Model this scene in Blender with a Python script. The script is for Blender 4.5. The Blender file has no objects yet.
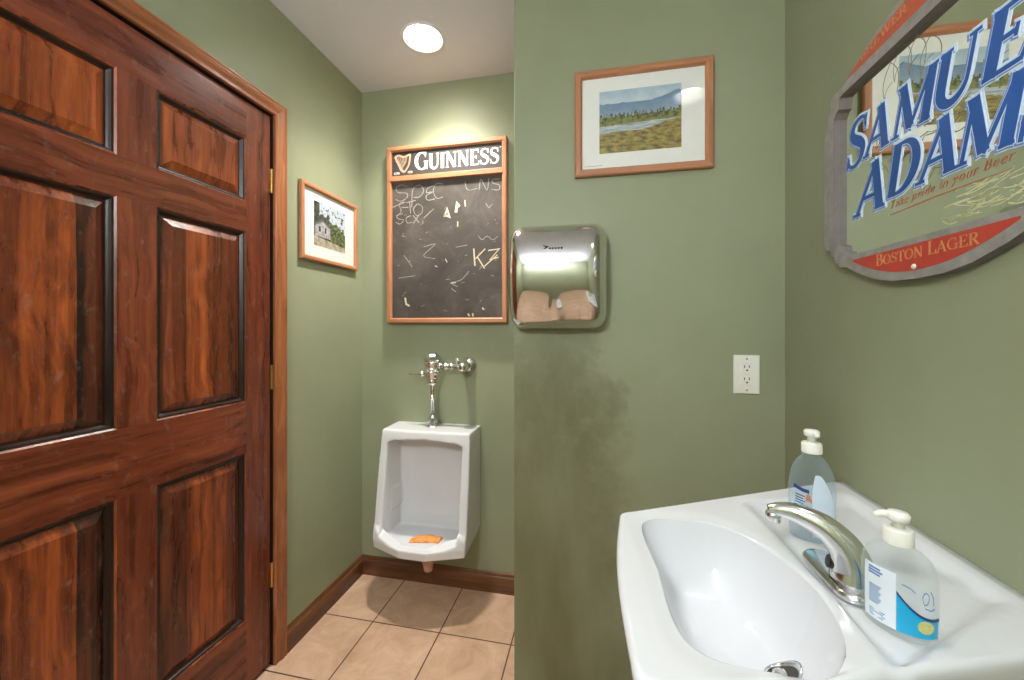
import bpy, bmesh, math, random
from mathutils import Vector, Matrix, noise
random.seed(7)
sc = bpy.context.scene
C = sc.collection
PI = math.pi

# ------------------------------------------------------------------ materials
def srgb(r, g, b):
    def f(c):
        c /= 255.0
        return c / 12.92 if c <= 0.04045 else ((c + 0.055) / 1.055) ** 2.4
    return (f(r), f(g), f(b), 1.0)

class NT:
    def __init__(self, name):
        self.m = bpy.data.materials.new(name)
        self.m.use_nodes = True
        self.t = self.m.node_tree
        self.n = self.t.nodes
        self.b = self.n['Principled BSDF']
    def new(self, kind, **kw):
        n = self.n.new(kind)
        for k, v in kw.items():
            setattr(n, k, v)
        return n
    def link(self, a, b):
        self.t.links.new(a, b)
    def coords(self, scale=(1, 1, 1), loc=(0, 0, 0), which='Object'):
        tc = self.new('ShaderNodeTexCoord')
        mp = self.new('ShaderNodeMapping')
        mp.inputs['Scale'].default_value = scale
        mp.inputs['Location'].default_value = loc
        self.link(tc.outputs[which], mp.inputs['Vector'])
        return mp.outputs['Vector']
    def noise(self, vec, scale=5, detail=4, rough=.55, dist=0):
        n = self.new('ShaderNodeTexNoise')
        n.inputs['Scale'].default_value = scale
        n.inputs['Detail'].default_value = detail
        n.inputs['Roughness'].default_value = rough
        n.inputs['Distortion'].default_value = dist
        self.link(vec, n.inputs['Vector'])
        return n.outputs['Fac']
    def ramp(self, fac, stops):
        r = self.new('ShaderNodeValToRGB')
        el = r.color_ramp.elements
        while len(el) < len(stops):
            el.new(0.5)
        for e, (p, c) in zip(el, stops):
            e.position = p
            e.color = c
        self.link(fac, r.inputs['Fac'])
        return r.outputs['Color']
    def mix(self, fac, a, b, mode='MIX'):
        m = self.new('ShaderNodeMix', data_type='RGBA', blend_type=mode)
        for sock, v in ((m.inputs[0], fac), (m.inputs[6], a), (m.inputs[7], b)):
            if hasattr(v, 'is_output'):
                self.link(v, sock)
            else:
                sock.default_value = v
        return m.outputs[2]
    def math(self, op, a, b=0.0, c=None):
        m = self.new('ShaderNodeMath', operation=op)
        for i, v in enumerate((a, b) if c is None else (a, b, c)):
            if hasattr(v, 'is_output'):
                self.link(v, m.inputs[i])
            else:
                m.inputs[i].default_value = v
        return m.outputs[0]
    def bump(self, h, strength=.2, dist=.002):
        b = self.new('ShaderNodeBump')
        b.inputs['Strength'].default_value = strength
        b.inputs['Distance'].default_value = dist
        self.link(h, b.inputs['Height'])
        self.link(b.outputs['Normal'], self.b.inputs['Normal'])
    def set(self, **kw):
        for k, v in kw.items():
            s = self.b.inputs[k.replace('_', ' ')]
            if hasattr(v, 'is_output'):
                self.link(v, s)
            else:
                s.default_value = v
        return self

def plain(name, col, rough=.5, metal=0.0, spec=.5, vary=.06, scale=40, coat=0):
    t = NT(name)
    v = t.noise(t.coords(), scale, 3)
    lo = tuple(c * (1 - vary) for c in col[:3]) + (1,)
    hi = tuple(min(1, c * (1 + vary)) for c in col[:3]) + (1,)
    t.set(Base_Color=t.ramp(v, [(.3, lo), (.7, hi)]), Roughness=rough, Metallic=metal)
    t.b.inputs['Specular IOR Level'].default_value = spec
    if coat:
        t.b.inputs['Coat Weight'].default_value = coat
        t.b.inputs['Coat Roughness'].default_value = .08
    return t.m

def wall_paint(name, stain=None):
    t = NT(name)
    co = t.coords()
    big = t.noise(co, 1.6, 4, .6)
    fine = t.noise(co, 60, 4)
    col = t.ramp(big, [(.3, WALL_LO), (.7, WALL_HI)])
    smear = t.noise(t.coords((3.0, 3.0, 1.1)), 2.2, 5, .62, .8)
    col = t.mix(t.ramp(smear, [(.56, (0, 0, 0, 1)), (.75, (.35, .35, .35, 1))]), col, WALL_SMEAR)
    if stain:
        # old water and dirt marks: blotches under the dryer, running down the end of the wall
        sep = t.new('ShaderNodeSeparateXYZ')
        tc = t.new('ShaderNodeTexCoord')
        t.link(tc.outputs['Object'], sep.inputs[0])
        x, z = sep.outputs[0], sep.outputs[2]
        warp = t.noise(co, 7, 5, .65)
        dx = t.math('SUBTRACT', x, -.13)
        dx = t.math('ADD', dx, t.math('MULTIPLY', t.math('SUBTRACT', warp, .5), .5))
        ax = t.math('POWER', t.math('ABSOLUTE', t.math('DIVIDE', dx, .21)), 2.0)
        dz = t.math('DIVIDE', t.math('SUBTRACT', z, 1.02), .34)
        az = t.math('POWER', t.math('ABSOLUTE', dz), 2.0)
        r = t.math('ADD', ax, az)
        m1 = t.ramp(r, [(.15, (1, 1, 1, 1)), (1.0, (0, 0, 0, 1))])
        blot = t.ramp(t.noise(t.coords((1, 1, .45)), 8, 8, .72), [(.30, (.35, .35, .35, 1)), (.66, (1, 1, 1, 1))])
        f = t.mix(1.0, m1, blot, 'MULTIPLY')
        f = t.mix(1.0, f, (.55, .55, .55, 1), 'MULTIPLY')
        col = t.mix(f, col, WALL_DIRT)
        # browner wear low down along the wall end
        e = t.ramp(t.math('ADD', t.math('ADD', x, t.math('MULTIPLY', t.math('SUBTRACT', warp, .5), .35)), t.math('MULTIPLY', z, .12)),
                   [(.05, (1, 1, 1, 1)), (.24, (0, 0, 0, 1))])
        f2 = t.mix(1.0, e, t.ramp(t.noise(t.coords((1, 1, .3)), 5, 5), [(.30, (.25, .25, .25, 1)), (.7, (.85, .85, .85, 1))]), 'MULTIPLY')
        zz = t.ramp(t.math('MULTIPLY', z, .5), [(.42, (1, 1, 1, 1)), (.62, (0, 0, 0, 1))])
        col = t.mix(t.mix(1.0, f2, zz, 'MULTIPLY'), col, WALL_WEAR)
    t.set(Base_Color=col, Roughness=t.ramp(fine, [(.2, (.42, .42, .42, 1)), (.8, (.55, .55, .55, 1))]))
    t.b.inputs['Specular IOR Level'].default_value = .35
    t.bump(fine, .12, .001)
    return t.m

WALL_LO = srgb(143, 149, 121)
WALL_HI = srgb(154, 160, 132)
WALL_SMEAR = srgb(157, 159, 130)
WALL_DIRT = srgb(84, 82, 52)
WALL_WEAR = srgb(108, 104, 72)

def wood(name, dark, mid, light, axis='Z', plank=0.0, rough=(.22, .42), seed=0.0, scuff=0.0, spec=.5):
    """grain runs along axis; plank > 0 makes glued boards of that width across the Y axis"""
    t = NT(name)
    sc_ = {'X': (1.1, 30, 30), 'Y': (30, 1.1, 30), 'Z': (30, 30, 1.1)}[axis]
    co = t.coords(sc_, (seed, seed * 1.7, seed * .3))
    warp = t.noise(t.coords((1.5, 1.5, 1.5), (seed, 0, 0)), 2.0, 2)
    wv = t.new('ShaderNodeVectorMath', operation='MULTIPLY_ADD')
    cx = t.new('ShaderNodeCombineXYZ')
    for i in range(3):
        t.link(warp, cx.inputs[i])
    t.link(cx.outputs[0], wv.inputs[0])
    wv.inputs[1].default_value = (2.2, 2.2, 2.2)
    t.link(co, wv.inputs[2])
    n1 = t.noise(wv.outputs[0], 1.0, 6, .62, .15)
    n2 = t.noise(wv.outputs[0], 4.5, 3, .6, .2)
    # slow figure and fine pores
    n3 = t.noise(t.coords({'X': (.4, 7, 7), 'Y': (7, .4, 7), 'Z': (7, 7, .4)}[axis], (seed * 2, seed, seed)), 1.6, 4, .6, .5)
    n4 = t.noise(t.coords({'X': (3, 90, 90), 'Y': (90, 3, 90), 'Z': (90, 90, 3)}[axis]), 1.0, 3, .6)
    g = t.math('ADD', t.math('MULTIPLY', n1, .50), t.math('MULTIPLY', n3, .24))
    g = t.math('ADD', g, t.math('MULTIPLY', n2, .12))
    g = t.math('ADD', g, t.math('MULTIPLY', n4, .14))
    if plank:
        sep = t.new('ShaderNodeSeparateXYZ')
        tc = t.new('ShaderNodeTexCoord')
        t.link(tc.outputs['Object'], sep.inputs[0])
        edge = t.math('ADD', sep.outputs[1], t.math('MULTIPLY', t.math('SUBTRACT', t.noise(t.coords((6, 6, .8)), 2, 2), .5), .012))
        bd = t.new('ShaderNodeValToRGB')
        bd.color_ramp.interpolation = 'CONSTANT'
        el = bd.color_ramp.elements
        stops = [(0, .52), (.60, .60), (.690, .18), (.757, .50), (.80, .40), (.945, .60), (1.03, .52), (1.09, .46)]
        while len(el) < len(stops):
            el.new(.5)
        for e_, (p_, v_) in zip(el, stops):
            e_.position = p_ / 1.2
            e_.color = (v_, v_, v_, 1)
        t.link(t.math('DIVIDE', edge, 1.2), bd.inputs['Fac'])
        high = t.ramp(t.math('MULTIPLY', sep.outputs[2], .5), [(.79, (0, 0, 0, 1)), (.84, (1, 1, 1, 1))])
        bv = t.mix(high, bd.outputs['Color'], (.63, .63, .63, 1))
        g = t.math('ADD', g, t.math('MULTIPLY', t.math('SUBTRACT', bv, .5), .45))
    col = t.ramp(g, [(.34, dark), (.50, mid), (.68, light)])
    if scuff:
        s = t.noise(t.coords((9, 9, 5)), 5, 6, .75, .4)
        col = t.mix(t.ramp(s, [(.56, (0, 0, 0, 1)), (.76, (scuff, scuff, scuff, 1))]), col, srgb(150, 128, 116))
    t.set(Base_Color=col, Roughness=t.ramp(n1, [(.25, (rough[0],) * 3 + (1,)), (.75, (rough[1],) * 3 + (1,))]))
    t.b.inputs['Specular IOR Level'].default_value = spec
    t.bump(n2, .16, .001)
    return t.m

def emission(name, col, strength):
    t = NT(name)
    t.set(Base_Color=col, Emission_Color=col, Emission_Strength=strength)
    return t.m

M = {}
M['wall'] = wall_paint('olive_wall_paint')
M['wall_stained'] = wall_paint('olive_wall_paint_with_dirt_marks', stain=True)
M['ceiling'] = plain('ceiling_paint', srgb(218, 219, 228), .85, vary=.02, scale=6)
M['porcelain'] = plain('white_porcelain', srgb(226, 227, 230), .09, vary=.012, scale=8, coat=.4)
M['porcelain_sink'] = plain('white_sink_porcelain', srgb(222, 224, 229), .08, vary=.01, scale=8, coat=.4)
M['chrome'] = plain('polished_chrome', (.86, .86, .87, 1), .13, 1.0, vary=.03)
M['chrome_worn'] = plain('worn_chrome', (.66, .66, .66, 1), .18, 1.0, vary=.14, scale=120)
M['brass'] = plain('satin_brass', srgb(196, 158, 100), .3, 1.0, vary=.08)
M['copper'] = plain('old_copper_fitting', srgb(206, 158, 138), .4, .25, vary=.12, scale=90)
M['black'] = plain('gap_shade_black', srgb(18, 13, 10), .7)
M['dark_plastic'] = plain('dark_plastic', srgb(32, 32, 36), .25)
M['white_plastic'] = plain('white_plastic', srgb(240, 240, 232), .35, vary=.02)
M['slot'] = plain('dark_slot', srgb(52, 50, 46), .6)
M['mat_board'] = plain('white_mat_board', srgb(240, 240, 238), .7, vary=.015)
M['orange'] = plain('orange_rubber', srgb(240, 152, 72), .5, vary=.1, scale=60)
M['grey_steel'] = plain('grey_screw_metal', (.5, .5, .5, 1), .35, 1.0)

DK, MD, LT = srgb(42, 19, 12), srgb(104, 47, 28), srgb(156, 80, 46)
M['door_stile'] = wood('door_wood_upright_grain', DK, MD, LT, 'Z', 0, (.2, .4), 1.0, .55)
M['door_rail'] = wood('door_wood_level_grain', DK, MD, LT, 'Y', 0, (.2, .4), 4.0, .5)
M['door_panel'] = wood('door_panel_wood_boards', srgb(30, 15, 10), srgb(104, 47, 23), srgb(186, 94, 42), 'Z', .075, (.2, .42), 2.0, .45)
M['door_groove'] = wood('dark_groove_wood', srgb(22, 12, 8), srgb(38, 19, 12), srgb(62, 32, 20), 'Z', 0, (.25, .45), 6.0)
M['casing'] = wood('casing_wood', srgb(104, 58, 34), srgb(160, 96, 58), srgb(200, 136, 90), 'Z', 0, (.25, .4), 7.0, .0)
M['casing_level'] = wood('casing_wood_level', srgb(104, 58, 34), srgb(160, 96, 58), srgb(200, 136, 90), 'Y', 0, (.25, .4), 8.0, .0)
M['base_y'] = wood('baseboard_wood_side', srgb(62, 36, 20), srgb(106, 66, 40), srgb(146, 96, 62), 'Y', 0, (.25, .45), 3.0)
M['base_x'] = wood('baseboard_wood_back', srgb(62, 36, 20), srgb(106, 66, 40), srgb(146, 96, 62), 'X', 0, (.25, .45), 5.0)
OD, OM, OL = srgb(138, 88, 60), srgb(180, 122, 86), srgb(208, 154, 116)
M['oak_x'] = wood('oak_frame_level', OD, OM, OL, 'X', 0, (.35, .5), 2.0)
M['oak_y'] = wood('oak_frame_side', OD, OM, OL, 'Y', 0, (.35, .5), 2.5)
M['oak_z'] = wood('oak_frame_upright', OD, OM, OL, 'Z', 0, (.35, .5), 3.0)

def floor_mat():
    t = NT('beige_floor_tiles')
    co = t.coords((1, 1, 1), (.93, -1.535, 0))
    br = t.new('ShaderNodeTexBrick', offset=0.0, squash=1.0)
    br.inputs['Scale'].default_value = 1.0
    br.inputs['Mortar Size'].default_value = .0028
    br.inputs['Mortar Smooth'].default_value = .15
    br.inputs['Brick Width'].default_value = .30
    br.inputs['Row Height'].default_value = .30
    br.inputs['Color1'].default_value = (.42, .42, .42, 1)
    br.inputs['Color2'].default_value = (.60, .60, .60, 1)
    br.inputs['Mortar'].default_value = (0, 0, 0, 1)
    t.link(co, br.inputs['Vector'])
    n = t.noise(t.coords(), 9, 8, .68, .8)
    v = t.noise(t.coords(), 3, 3)
    g = t.math('ADD', t.math('MULTIPLY', n, .7), t.math('MULTIPLY', v, .3))
    col = t.ramp(g, [(.32, srgb(184, 148, 120)), (.5, srgb(208, 172, 144)), (.68, srgb(224, 194, 168))])
    col = t.mix(.12, col, br.outputs['Color'], 'OVERLAY')
    col = t.mix(br.outputs['Fac'], col, srgb(86, 60, 42))
    t.set(Base_Color=col, Roughness=t.ramp(n, [(.3, (.34, .34, .34, 1)), (.7, (.5, .5, .5, 1))]))
    h = t.math('SUBTRACT', t.math('MULTIPLY', n, .25), br.outputs['Fac'])
    t.bump(h, .35, .002)
    return t.m
M['floor'] = floor_mat()

def board_mat():
    t = NT('dusty_blackboard')
    co = t.coords()
    d = t.noise(co, 5, 6, .7, .6)
    s = t.noise(t.coords((1, 1, 1)), 34, 6, .8)
    col = t.ramp(d, [(.3, srgb(58, 51, 47)), (.5, srgb(74, 66, 61)), (.7, srgb(98, 90, 85))])
    sp = t.ramp(s, [(.68, (0, 0, 0, 1)), (.75, (.55, .55, .55, 1))])
    col = t.mix(sp, col, srgb(190, 178, 160))
    t.set(Base_Color=col, Roughness=.6)
    return t.m
M['board'] = board_mat()
M['header'] = plain('dark_grey_header', srgb(62, 56, 54), .5, vary=.1, scale=10)
M['cream'] = plain('cream_lettering', srgb(244, 240, 232), .6, vary=.04)
M['tan'] = plain('tan_emblem', srgb(196, 160, 132), .6, vary=.08)
M['chalk'] = plain('white_chalk', srgb(150, 146, 140), .9, vary=.2, scale=200)
M['chalk_bright'] = plain('bright_chalk', srgb(214, 202, 174), .9, vary=.12, scale=200)

def vcol_mat(name, rough=.5):
    t = NT(name)
    a = t.new('ShaderNodeVertexColor', layer_name='Col')
    v = t.noise(t.coords(), 300, 3)
    t.set(Base_Color=t.mix(.18, a.outputs['Color'], t.ramp(v, [(.3, (.2, .2, .2, 1)), (.7, (.8, .8, .8, 1))]), 'OVERLAY'), Roughness=rough)
    return t.m
M['print'] = vcol_mat('printed_photograph')

def glass_pane():
    t = NT('picture_glass')
    tr = t.new('ShaderNodeBsdfTransparent')
    gl = t.new('ShaderNodeBsdfGlossy')
    gl.inputs['Roughness'].default_value = .02
    fr = t.new('ShaderNodeFresnel')
    fr.inputs['IOR'].default_value = 1.45
    nn = t.noise(t.coords(), 20, 2)
    tint = t.ramp(nn, [(0, (.97, .98, .97, 1)), (1, (.99, .99, .99, 1))])
    t.link(tint, tr.inputs['Color'])
    mx = t.new('ShaderNodeMixShader')
    gm = t.new('ShaderNodeNewGeometry')
    front = t.math('SUBTRACT', 1.0, gm.outputs['Backfacing'])
    t.link(t.math('MULTIPLY', fr.outputs[0], front), mx.inputs[0])
    t.link(tr.outputs[0], mx.inputs[1])
    t.link(gl.outputs[0], mx.inputs[2])
    t.link(mx.outputs[0], t.n['Material Output'].inputs['Surface'])
    return t.m
M['glass'] = glass_pane()

def clear_plastic(name, tint, body, amount):
    t = NT(name)
    tr = t.new('ShaderNodeBsdfTransparent')
    tr.inputs['Color'].default_value = tint
    nn = t.noise(t.coords(), 25, 2)
    t.set(Base_Color=t.ramp(nn, [(.3, body), (.7, tuple(min(1, c * 1.08) for c in body[:3]) + (1,))]), Roughness=.05)
    t.b.inputs['Coat Weight'].default_value = .6
    mx = t.new('ShaderNodeMixShader')
    lw = t.new('ShaderNodeLayerWeight')
    lw.inputs['Blend'].default_value = .35
    f = t.math('ADD', t.math('MULTIPLY', lw.outputs['Facing'], .32), amount)
    t.link(f, mx.inputs[0])
    t.link(tr.outputs[0], mx.inputs[1])
    t.link(t.b.outputs[0], mx.inputs[2])
    t.link(mx.outputs[0], t.n['Material Output'].inputs['Surface'])
    return t.m
M['clear_blue'] = clear_plastic('clear_blue_soap_plastic', (.90, .95, .985, 1), srgb(206, 222, 236), .07)
M['clear_grey'] = clear_plastic('clear_colourless_plastic', (.95, .975, .985, 1), srgb(232, 238, 242), .01)
M['label_white'] = plain('white_paper_label', srgb(226, 234, 244), .4, vary=.02)
M['label_pale_blue'] = plain('pale_blue_label', srgb(206, 220, 236), .4, vary=.03)
M['label_cyan'] = plain('cyan_label', srgb(20, 168, 220), .35, vary=.05)
M['label_aqua'] = plain('pale_aqua_label', srgb(150, 212, 230), .4, vary=.06)
M['label_navy'] = plain('navy_print', srgb(36, 60, 118), .4)
M['label_blue_text'] = plain('blue_small_print', srgb(96, 138, 186), .4)
M['label_rust'] = plain('rust_print', srgb(186, 128, 104), .4)
M['label_gold'] = plain('gold_badge', srgb(206, 200, 130), .4, vary=.15, scale=200)
M['silver_border'] = plain('worn_silver_border', srgb(172, 168, 168), .34, .45, vary=.16, scale=45)
M['board_core'] = plain('dark_board_core', srgb(112, 106, 104), .6, vary=.1)
M['sign_red'] = plain('faded_red_field', srgb(192, 66, 54), .4, vary=.1, scale=18)
M['sign_orange'] = plain('sun_faded_red_field', srgb(196, 92, 66), .4, vary=.1, scale=18)
M['sign_blue'] = plain('deep_blue_paint', srgb(34, 88, 166), .3, vary=.2, scale=9)
M['sign_pale'] = plain('pale_blue_outline_paint', srgb(212, 230, 248), .35, vary=.05)
M['sign_mid'] = plain('mid_blue_shade_paint', srgb(112, 140, 200), .35, vary=.06)
M['sign_gold'] = plain('faded_gold_print', srgb(206, 142, 92), .4, vary=.1)
M['sign_rust'] = plain('rust_red_print', srgb(190, 120, 88), .4, vary=.1)
M['etch'] = plain('olive_etched_line', srgb(122, 112, 74), .5, vary=.15)
M['etch_pale'] = plain('pale_etched_line', srgb(206, 206, 160), .5, vary=.1)

def mirror_mat():
    t = NT('silvered_mirror')
    n = t.noise(t.coords(), 4, 4)
    t.set(Base_Color=t.ramp(n, [(.3, (.86, .87, .80, 1)), (.7, (.90, .91, .85, 1))]), Metallic=1.0, Roughness=.015)
    return t.m
M['mirror'] = mirror_mat()

def steel_mat():
    t = NT('polished_steel_cover')
    n = t.noise(t.coords((1, 1, 1)), 30, 4)
    t.set(Base_Color=t.ramp(n, [(.3, (.70, .69, .68, 1)), (.7, (.76, .75, .74, 1))]), Metallic=1.0, Roughness=.10)
    return t.m
M['steel'] = steel_mat()
M['lamp_white'] = plain('white_lamp_trim', srgb(238, 238, 236), .5, vary=.01)
M['lamp_on'] = emission('lit_lamp_lens', (1.0, .95, .88, 1), 46)
M['lamp_on_sink'] = emission('lit_lamp_lens_over_sink', (1.0, .98, .98, 1), 20)
M['fill_globe_on'] = emission('fill_globe_glow', (.95, .975, 1.0, 1), 48)  # glow of the added fill globe

# ------------------------------------------------------------------ helpers
def tag(o, label=None, cat=None, group=None, kind=None):
    for k, v in (('label', label), ('category', cat), ('group', group), ('kind', kind)):
        if v:
            o[k] = v
    return o

def thing(name, label, cat, loc, group=None):
    o = bpy.data.objects.new(name, None)
    o.empty_display_size = .05
    o.location = loc
    C.objects.link(o)
    return tag(o, label, cat, group)

def obj(name, bm, mats, parent=None, smooth=False, bevel=0, sub=0, kind=None, label=None, bseg=2):
    me = bpy.data.meshes.new(name)
    bmesh.ops.recalc_face_normals(bm, faces=bm.faces)
    bm.to_mesh(me)
    bm.free()
    for m in (mats if isinstance(mats, (list, tuple)) else [mats]):
        me.materials.append(m)
    o = bpy.data.objects.new(name, me)
    C.objects.link(o)
    if smooth:
        for p in me.polygons:
            p.use_smooth = True
    if bevel:
        md = o.modifiers.new('bevel', 'BEVEL')
        md.width = bevel
        md.segments = bseg
        md.limit_method = 'ANGLE'
        md.angle_limit = math.radians(35)
        for p in me.polygons:
            p.use_smooth = True
        md.harden_normals = True
    if sub:
        md = o.modifiers.new('sub', 'SUBSURF')
        md.levels = md.render_levels = sub
    if parent is not None:
        p = parent
        wm = Matrix.Identity(4)
        chain = []
        while p is not None:
            chain.append(p)
            p = p.parent
        for q in reversed(chain):
            wm = wm @ Matrix.Translation(q.location)
        o.parent = parent
        # meshes are built in world coordinates; shift the data to the parent's frame
        me.transform(wm.inverted())
    if kind:
        o['kind'] = kind
    if label:
        o['label'] = label
    return o

def BM():
    return bmesh.new()

def add_box(bm, x0, x1, y0, y1, z0, z1, mi=0):
    v = [bm.verts.new(p) for p in ((x0, y0, z0), (x1, y0, z0), (x1, y1, z0), (x0, y1, z0),
                                   (x0, y0, z1), (x1, y0, z1), (x1, y1, z1), (x0, y1, z1))]
    for f in ((0, 3, 2, 1), (4, 5, 6, 7), (0, 1, 5, 4), (1, 2, 6, 5), (2, 3, 7, 6), (3, 0, 4, 7)):
        bm.faces.new([v[i] for i in f]).material_index = mi
    return v

def loft(bm, rings, cap0=True, cap1=True, closed=True, mi=0):
    vr = [[bm.verts.new(p) for p in r] for r in rings]
    n = len(vr[0])
    for a, b in zip(vr, vr[1:]):
        for i in range(n if closed else n - 1):
            j = (i + 1) % n
            bm.faces.new((a[i], a[j], b[j], b[i])).material_index = mi
    if cap0:
        bm.faces.new(list(reversed(vr[0]))).material_index = mi
    if cap1:
        bm.faces.new(vr[-1]).material_index = mi
    return vr

def axes(d):
    d = Vector(d).normalized()
    a = Vector((0, 0, 1)) if abs(d.z) < .9 else Vector((1, 0, 0))
    u = d.cross(a).normalized()
    return d, u, d.cross(u).normalized()

def lathe(bm, base, axis, prof, seg=28, mi=0):
    """prof: list of (distance along axis, radius)"""
    d, u, w = axes(axis)
    base = Vector(base)
    rings = []
    for t, r in prof:
        r = max(r, 1e-4)
        rings.append([base + d * t + (u * math.cos(2 * PI * k / seg) + w * math.sin(2 * PI * k / seg)) * r for k in range(seg)])
    loft(bm, rings, mi=mi)

def catmull(pts, n):
    pts = [Vector(p) for p in pts]
    P = [pts[0] * 2 - pts[1]] + pts + [pts[-1] * 2 - pts[-2]]
    out = []
    for i in range(1, len(P) - 2):
        for k in range(n):
            t = k / n
            p0, p1, p2, p3 = P[i - 1:i + 3]
            out.append(.5 * ((2 * p1) + (p2 - p0) * t + (2 * p0 - 5 * p1 + 4 * p2 - p3) * t * t + (3 * p1 - p0 - 3 * p2 + p3) * t ** 3))
    out.append(pts[-1])
    return out

def tube(bm, pts, radii, seg=16, flat=None, mi=0):
    """swept tube; flat = (ratio, side vector) squashes the section"""
    n = len(pts)
    rings = []
    prev = None
    for i in range(n):
        d = (Vector(pts[min(i + 1, n - 1)]) - Vector(pts[max(i - 1, 0)])).normalized()
        if flat:
            s = Vector(flat[1])
            u = (s - d * s.dot(d)).normalized()
        elif prev is None:
            u = axes(d)[1]
        else:
            u = (prev - d * prev.dot(d)).normalized()
        prev = u
        w = d.cross(u)
        r = radii[i] if isinstance(radii, (list, tuple)) else radii
        k1 = flat[0] if flat else 1
        rings.append([Vector(pts[i]) + u * math.cos(2 * PI * k / seg) * r * k1 + w * math.sin(2 * PI * k / seg) * r for k in range(seg)])
    loft(bm, rings, mi=mi)

def round_rect(w, h, r, n=6):
    out = []
    for cx, cy, a0 in ((w - r, h - r, 0), (-w + r, h - r, 90), (-w + r, -h + r, 180), (w - r, -h + r, 270)):
        for k in range(n + 1):
            a = math.radians(a0 + 90 * k / n)
            out.append((cx + r * math.cos(a), cy + r * math.sin(a)))
    return out

def plate_with_holes(bm, outer, holes, fr, n0, n1, mi=0):
    """flat plate with openings: outer / holes are 2-D loops, fr maps (u, v, n) to space"""
    def ring(loop, n):
        vs = [bm.verts.new(fr(u, v, n)) for u, v in loop]
        es = [bm.edges.new((vs[i], vs[(i + 1) % len(vs)])) for i in range(len(vs))]
        return vs, es
    allv = []
    for n in (n0, n1):
        es, lv = [], []
        for lp in [outer] + holes:
            v, e = ring(lp, n)
            lv.append(v)
            es += e
        g = bmesh.ops.triangle_fill(bm, edges=es, use_beauty=True, use_dissolve=False)
        for f in g['geom']:
            if isinstance(f, bmesh.types.BMFace):
                f.material_index = mi
        allv.append(lv)
    for a, b in zip(*allv):
        for i in range(len(a)):
            j = (i + 1) % len(a)
            bm.faces.new((a[i], a[j], b[j], b[i])).material_index = mi

def prism(bm, loop, fr, n0, n1, mi=0):
    loft(bm, [[fr(u, v, n0) for u, v in loop], [fr(u, v, n1) for u, v in loop]], mi=mi)

# flat brush strokes: pts with a width each, on a surface given by fr
STK = [0]
def stroke(bm, pts, w, fr, n0=0.0, n1=.0006, mi=0, ext=0.0):
    STK[0] += 1
    n1 = n1 + (STK[0] % 9) * .00002
    pts = [Vector((p[0], p[1])) for p in pts]
    ws = list(w) if isinstance(w, (list, tuple)) else [w] * len(pts)
    if ext:
        a = (pts[0] - pts[1]).normalized()
        b = (pts[-1] - pts[-2]).normalized()
        pts[0] = pts[0] + a * ext
        pts[-1] = pts[-1] + b * ext
    L, R = [], []
    n = len(pts)
    for i in range(n):
        d1 = (pts[i] - pts[i - 1]).normalized() if i else (pts[1] - pts[0]).normalized()
        d2 = (pts[i + 1] - pts[i]).normalized() if i < n - 1 else d1
        d = d1 + d2
        d = d.normalized() if d.length > .2 else d2
        k = 1 / max(.5, d.dot(d2))
        nrm = Vector((-d.y, d.x)) * (ws[i] / 2 * k)
        L.append(pts[i] + nrm)
        R.append(pts[i] - nrm)
    for i in range(n - 1):
        q = [L[i], R[i], R[i + 1], L[i + 1]]
        top = [bm.verts.new(fr(p.x, p.y, n1)) for p in q]
        bot = [bm.verts.new(fr(p.x, p.y, n0)) for p in q]
        bm.faces.new(top).material_index = mi
        for a in range(4):
            b = (a + 1) % 4
            bm.faces.new((top[a], bot[a], bot[b], top[b])).material_index = mi

def arc(cx, cy, rx, ry, a0, a1, n=14):
    return [(cx + rx * math.cos(math.radians(a0 + (a1 - a0) * k / n)), cy + ry * math.sin(math.radians(a0 + (a1 - a0) * k / n))) for k in range(n + 1)]

def arc_w(a0, a1, thick, thin, n=14):
    out = []
    for k in range(n + 1):
        a = math.radians(a0 + (a1 - a0) * k / n)
        out.append(thin + (thick - thin) * abs(math.cos(a)) ** 1.3)
    return out

# ---- a small serif alphabet made of strokes (cap height 1)
T_, t_ = .17, .065
def serif(x, y, e=.11):
    s = .025 if y < .5 else -.025
    return ([(x - e, y + s), (x + e, y + s)], .05)
def stem(x, y0=0, y1=1, w=T_):
    return ([(x, y0), (x, y1)], w)
GL = {}
GL['A'] = (.80, [([(.11, 0), (.42, 1)], t_), ([(.38, 1), (.68, 0)], T_), ([(.21, .32), (.58, .32)], t_), serif(.11, 0, .10), serif(.68, 0, .12)])
GL['B'] = (.70, [stem(.18), ([(.1, .97), (.34, .97)], t_), (arc(.34, .755, .20, .215, 90, -90), arc_w(90, -90, T_, t_)), ([(.18, .53), (.36, .53)], t_),
                 (arc(.36, .28, .24, .25, 90, -90), arc_w(90, -90, T_, t_)), ([(.1, .03), (.36, .03)], t_)])
GL['D'] = (.82, [stem(.18), ([(.08, .97), (.32, .97)], t_), (arc(.32, .5, .38, .47, 90, -90, 20), arc_w(90, -90, T_, t_, 20)), ([(.08, .03), (.32, .03)], t_)])
GL['E'] = (.68, [stem(.18), ([(.07, .97), (.60, .97)], t_), ([(.57, 1.0), (.60, .78)], [t_, .03]), ([(.18, .52), (.46, .52)], t_), ([(.46, .62), (.46, .42)], .05),
                 ([(.07, .03), (.60, .03)], t_), ([(.60, 0), (.65, .26)], [t_, .03])])
GL['G'] = (.84, [(arc(.44, .5, .34, .47, 48, 325, 30), arc_w(48, 325, T_, t_, 30)), ([(.665, 1.0), (.665, .70)], [t_, .03]), stem(.70, .03, .42, .15), serif(.70, .44, .13)])
GL['I'] = (.36, [stem(.18), serif(.18, 0), serif(.18, 1)])
GL['L'] = (.62, [stem(.18), serif(.18, 1), ([(.07, .03), (.55, .03)], t_), ([(.55, 0), (.60, .28)], [t_, .03])])
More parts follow.
